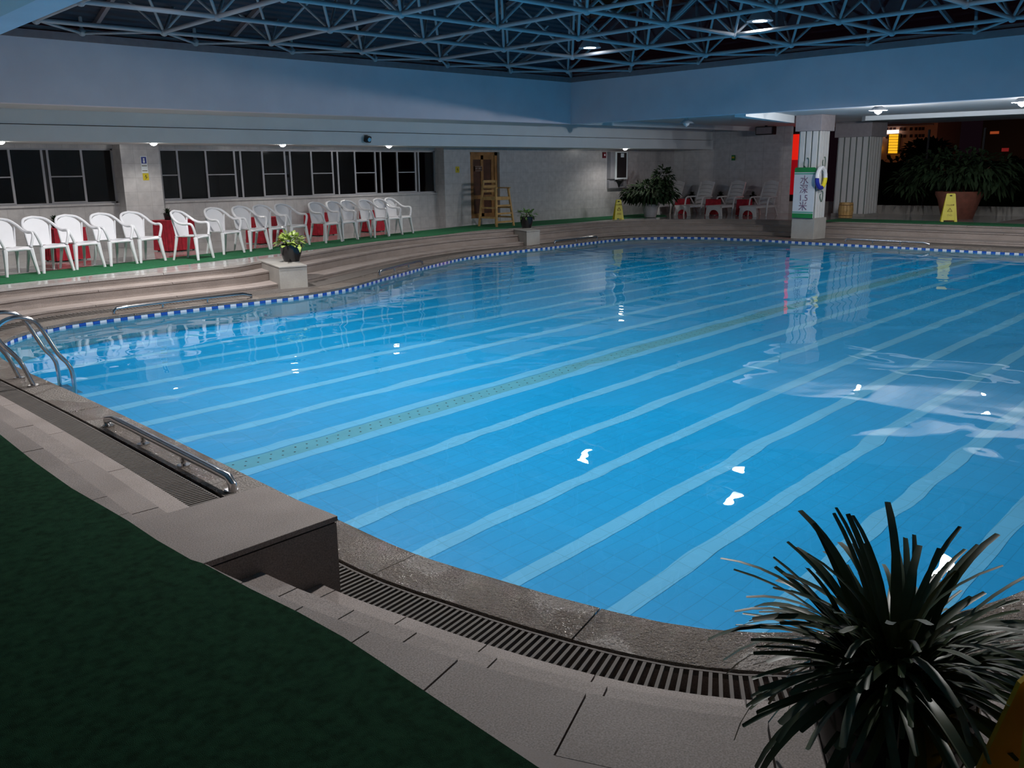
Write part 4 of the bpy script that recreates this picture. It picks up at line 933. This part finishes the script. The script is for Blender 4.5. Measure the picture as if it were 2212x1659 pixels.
t=thing('wall_sign','tiny green warning sticker on the far wall above the loungers','sign',(27.78,18.03,1.9),R(0)); MB().bb((-.012,-.08,-.09),(0.0,.08,.09)).build('plate',M_SGREEN,t); MB().bb((-.016,-.05,-.02),(-.012,.05,.04)).build('symbol',M_SYEL,t)
# ================================================================== RAILS AND LADDER
def idx_near(x,y): return int(np.argmin((POOL[:,0]-x)**2+(POOL[:,1]-y)**2))
def rail(a,b,nsup,label,off=.13,h=.085,r=.027):
    i,j=idx_near(*a),idx_near(*b)
    if j<i: i,j=j,i
    Rg=ring(0,off); o=Vector((*Rg[(i+j)//2],ZC)); t=thing('hand_rail',label,'hand rail',tuple(o),0,'low steel rails on the coping')
    pts=[Vector((*Rg[k],ZC+h))-o for k in range(i,j+1,2)]
    p0=Vector((*Rg[i],ZC+.0))-o; p1=Vector((*Rg[j],ZC+.0))-o; d0=(pts[1]-pts[0]).normalized(); d1=(pts[-1]-pts[-2]).normalized()
    P=[p0-d0*.02,p0-d0*.025+Vector((0,0,h*.6)),pts[0]+d0*.02]+pts[1:-1]+[pts[-1]-d1*.02,p1+d1*.025+Vector((0,0,h*.6)),p1+d1*.02]
    MB().tube(P,r,10).build('rail',M_STEEL,t,True)
    for k in range(nsup):
        f=k/(nsup-1); q_=Vector((*Rg[int(i+(j-i)*f)],ZC))-o
        if 0<k<nsup-1: MB().cyl(q_,q_+Vector((0,0,h)),.017,n=8).build('support',M_STEEL,t)
        MB().cyl(q_,q_+Vector((0,0,.010)),.045,n=14).build('flange',M_STEEL,t)
rail((2.4,7.15),(2.4,5.12),4,'low steel rail on the coping in the left foreground',off=.20)
rail((4.55,13.1),(6.6,13.1),4,'low steel rail on the far coping below the left armchairs')
rail((10.0,14.1),(11.8,15.1),4,'low steel rail on the far coping below the middle armchairs')
rail((17.35,16.6),(19.3,16.8),3,'low steel rail on the far coping below the dark shrub')
rail((22.5,11.1),(22.5,9.0),4,'low steel rail on the far coping right of the depth board column')
t=thing('pool_ladder','stainless steel pool ladder with arched handrails at the left edge','ladder',(2.5,9.38,ZC))
prof=[(2.33,-.38),(2.24,-.12),(2.10,.08),(2.08,.20),(2.18,.28),(2.32,.28),(2.44,.20),(2.58,-.10),(2.66,-.22),(2.69,-.36),(2.69,-.8),(2.69,-1.5)]
for y in(9.15,9.61):
    MB().tube(curve_pts([(x-2.5,y-9.38,z-ZC) for x,z in prof],4),.021,10).build('handrail',M_STEEL,t,True)
    MB().cyl((2.33-2.5,y-9.38,0),(2.33-2.5,y-9.38,.012),.05,n=14).build('flange',M_STEEL,t)
for z in(-.75,-1.05,-1.35): MB().bb((2.66-2.5,-.23,z-ZC-.015),(2.76-2.5,.23,z-ZC+.015)).build('step',M_STEEL,t)
# ================================================================== FOREGROUND PLANT
pc=(2.02,.785); t=thing('potted_grass_plant','long bladed dark green plant in a black ribbed pot in the right foreground','potted plant',(pc[0],pc[1],0.002))
MB().lathe([(.112,0),(.15,.10),(.185,.22),(.197,.30),(.192,.37),(.178,.37),(.176,.33),(.001,.33)],n=30).build('pot',M_BLACKPOT,t,True)
for k in range(11):
    a=k*2*math.pi/11+.2; c_,s_=math.cos(a),math.sin(a)
    m=MB(); P=[(r_*c_,r_*s_,z_) for r_,z_ in((.1125,0.0),(.1505,.10),(.1855,.22),(.1975,.30),(.1925,.37))]; m.tube(P,.0022,5); m.build('pot_seam',M_RING,t)
MB().cyl((0,0,.325),(0,0,.335),.175,n=20).build('soil',M_SOIL,t)
rnd=random.Random(4); bl=[]
for k in range(10):
    L=rnd.uniform(.36,.50); W=rnd.uniform(.014,.024); bend=rnd.uniform(.3,1.0); m=MB(); vs=[]; ns=8; x=z=0; ang=0
    for i in range(ns+1):
        f=i/ns; w_=W*(.75+.25*math.sin(f*3)) if i<ns else W*.7
        vs+=[(x,-w_/2,z+.0),(x,0,z-.003),(x,w_/2,z)]
        ang=bend*f*1.5; x+=math.cos(-ang)*L/ns; z+=math.sin(-ang)*L/ns
    m.add(vs,[(3*i,3*i+1,3*i+4,3*i+3) for i in range(ns)]+[(3*i+1,3*i+2,3*i+5,3*i+4) for i in range(ns)])
    me=m.mesh('leaf'); me.materials.append(M_BLADE); me.shade_smooth(); bl.append(me)
for k in range(290):
    o=bpy.data.objects.new('leaf',bl[k%10]); COL.objects.link(o); o.parent=t
    a=rnd.uniform(0,2*math.pi); e=R(rnd.choice([rnd.uniform(30,90),rnd.uniform(10,65),rnd.uniform(-20,30)])); r_=rnd.uniform(.0,.09)
    o.location=(math.cos(a)*r_,math.sin(a)*r_,.335+rnd.uniform(0,.05)); o.rotation_euler=(rnd.uniform(-.5,.5),-e,a+rnd.uniform(-.25,.25)); s_=rnd.uniform(.66,.92); o.scale=(s_,1,s_)
# ================================================================== OUTSIDE, BY NIGHT
_q=at(1950,300,0,95); bd=thing('far_building','pale many storeyed building lit orange beyond the right terrace','building',(95,_q.y,-3.8))
b0=bd.location; M_FAC=mat('facade_render',(.52,.34,.27),.85,var=.06); M_FWIN=mat('dark_window',(.03,.015,.02),.3,var=0)
sc_=95/1.0; wpx=lambda px,py:at(px,py,0,95)-b0
A_=wpx(1880,205); B_=wpx(2018,352)
MB().bb((0,B_.y,0),(6,A_.y,A_.z+2)).build('wall',M_FAC,bd); MB().bb((-.3,wpx(2018,272).y,wpx(1950,273).z),(0,wpx(1880,272).y,wpx(1950,271).z)).build('cornice',M_RING,bd)
for row in (262,279,294):
    for px in (1966,1977,1985,1992,1944,1952,1914,1922,1930,1902):
        a=wpx(px,row-3.2-(px-1950)*.02); b=wpx(px+5,row+3.2-(px-1950)*.02); MB().bb((-.08,b.y,b.z),(0.02,a.y,a.z)).build('window',M_FWIN,bd)
M_NEON=emit_mat('yellow_sign_light',(1,.50,.02),1.1); M_TUBEW=emit_mat('white_sign_light',(1,.8,.7),2.2); M_ORL=emit_mat('orange_sign_light',(.8,.14,.04),.35)
def glow(nm,p0,p1,depth,m_,label,cat,par=None):
    par=par or bd; a=at(*p0,0,depth)-par.location; b=at(*p1,0,depth)-par.location; o=MB().bb((a.x,b.y,b.z),(a.x+.15,a.y,a.z)).build(nm,m_,par); o['label']=label; return o
d2=thing('distant_building','black unlit building with two dim red signs far off at the right edge','building',(100,at(2150,300,0,100).y,-3.8))
MB().bb((0,at(2225,300,0,100).y-d2.location.y,0),(5,at(2120,300,0,100).y-d2.location.y,at(2150,255,0,100).z+3.8)).build('wall',M_BLACK,d2)
glow('light_strip',(1898,282),(1940,288),94.5,M_TUBEW,'long white light strip on the far orange building','light strip')
sg=MB().bb((94.8-95,at(1942,331,0,94.8).y-b0.y,at(1942,331,0,94.8).z-b0.z),(-.1,at(1920,289,0,94.8).y-b0.y,at(1920,289,0,94.8).z-b0.z)).build('neon_sign',M_BLACK,bd); sgo=Vector(b0)
for k in range(7):
    for j in range(3):
        a=at(1921+j*6.6-k*.4,290+k*6,0,94.6)-sgo; b=at(1926.4+j*6.6-k*.4,295+k*6,0,94.6)-sgo; MB().bb((a.x,b.y,b.z),(a.x+.1,a.y,a.z)).build('lit_panel',M_NEON,sg)
glow('light_strip',(1892,313),(1895,327),94.7,M_NEON,'narrow yellow lit strip left of the tall yellow sign','light strip'); glow('light_strip',(1899,316),(1902,326),94.7,M_NEON,'short yellow lit strip beside the fluted column','light strip')
glow('lit_sign',(2139,284),(2157,289),99.9,M_ORL,'small dim orange sign','sign',d2); glow('lit_sign',(2164,320),(2178,327),99.9,emit_mat('red_dim',(.5,.03,.03),.3),'small dim red sign','sign',d2)
fl2=bpy.data.lights.new('street_glow','AREA'); fl2.energy=190; fl2.size=10; fl2.color=(1,.42,.22); o=bpy.data.objects.new('street_glow',fl2); COL.objects.link(o); q_=at(1950,400,0,80); o.location=q_; o.rotation_euler=(at(1960,290,0,95)-q_).to_track_quat('-Z','Y').to_euler()
tt=thing('distant_tree','dark round tree crown before the far orange building','tree',tuple(at(1985,420,0,70))); m=MB(); rr_=random.Random(2); z_=(at(1985,325,0,70)-tt.location).z; foliage(m,(0,-.3,z_),1.2,1.7,.6,500,.7,.35,rr_,.3,.1); tag(m.build('crown',M_LEAF,tt),kind='stuff'); MB().cyl((0,0,0),(0,0,z_),.15,n=8).build('trunk',M_WOODD,tt)
hg=thing('hedge','low black hedge beyond the parapet below the far orange building','hedge',(60,at(1990,400,0,60).y,-3.8))
m=MB(); rr_=random.Random(9); ht=at(1990,338,0,60).z+3.8; ya=at(1860,338,0,60).y-hg.location.y; yb=at(2230,338,0,60).y-hg.location.y
m.bb((0,yb,0),(1.2,ya,ht-.35))
for _ in range(900): leaf_quad(m,(rr_.uniform(-.1,.3),rr_.uniform(yb,ya),rr_.uniform(.2,ht-.1)),(rr_.uniform(-1,0),rr_.uniform(-1,1),rr_.uniform(0,1)),(0,1,.3),.6,.35,.2)
tag(m.build('hedge_leaves',M_LEAF,hg),kind='stuff'); MB().bb((.3,yb,0),(.9,ya,.3)).build('stem_row',M_WOODD,hg)
struct(MB().bb((31.3,-60,-4),(120,60,-3.8)).build('ground_outside',mat('night_ground',(.03,.03,.03),.9,var=.1)))
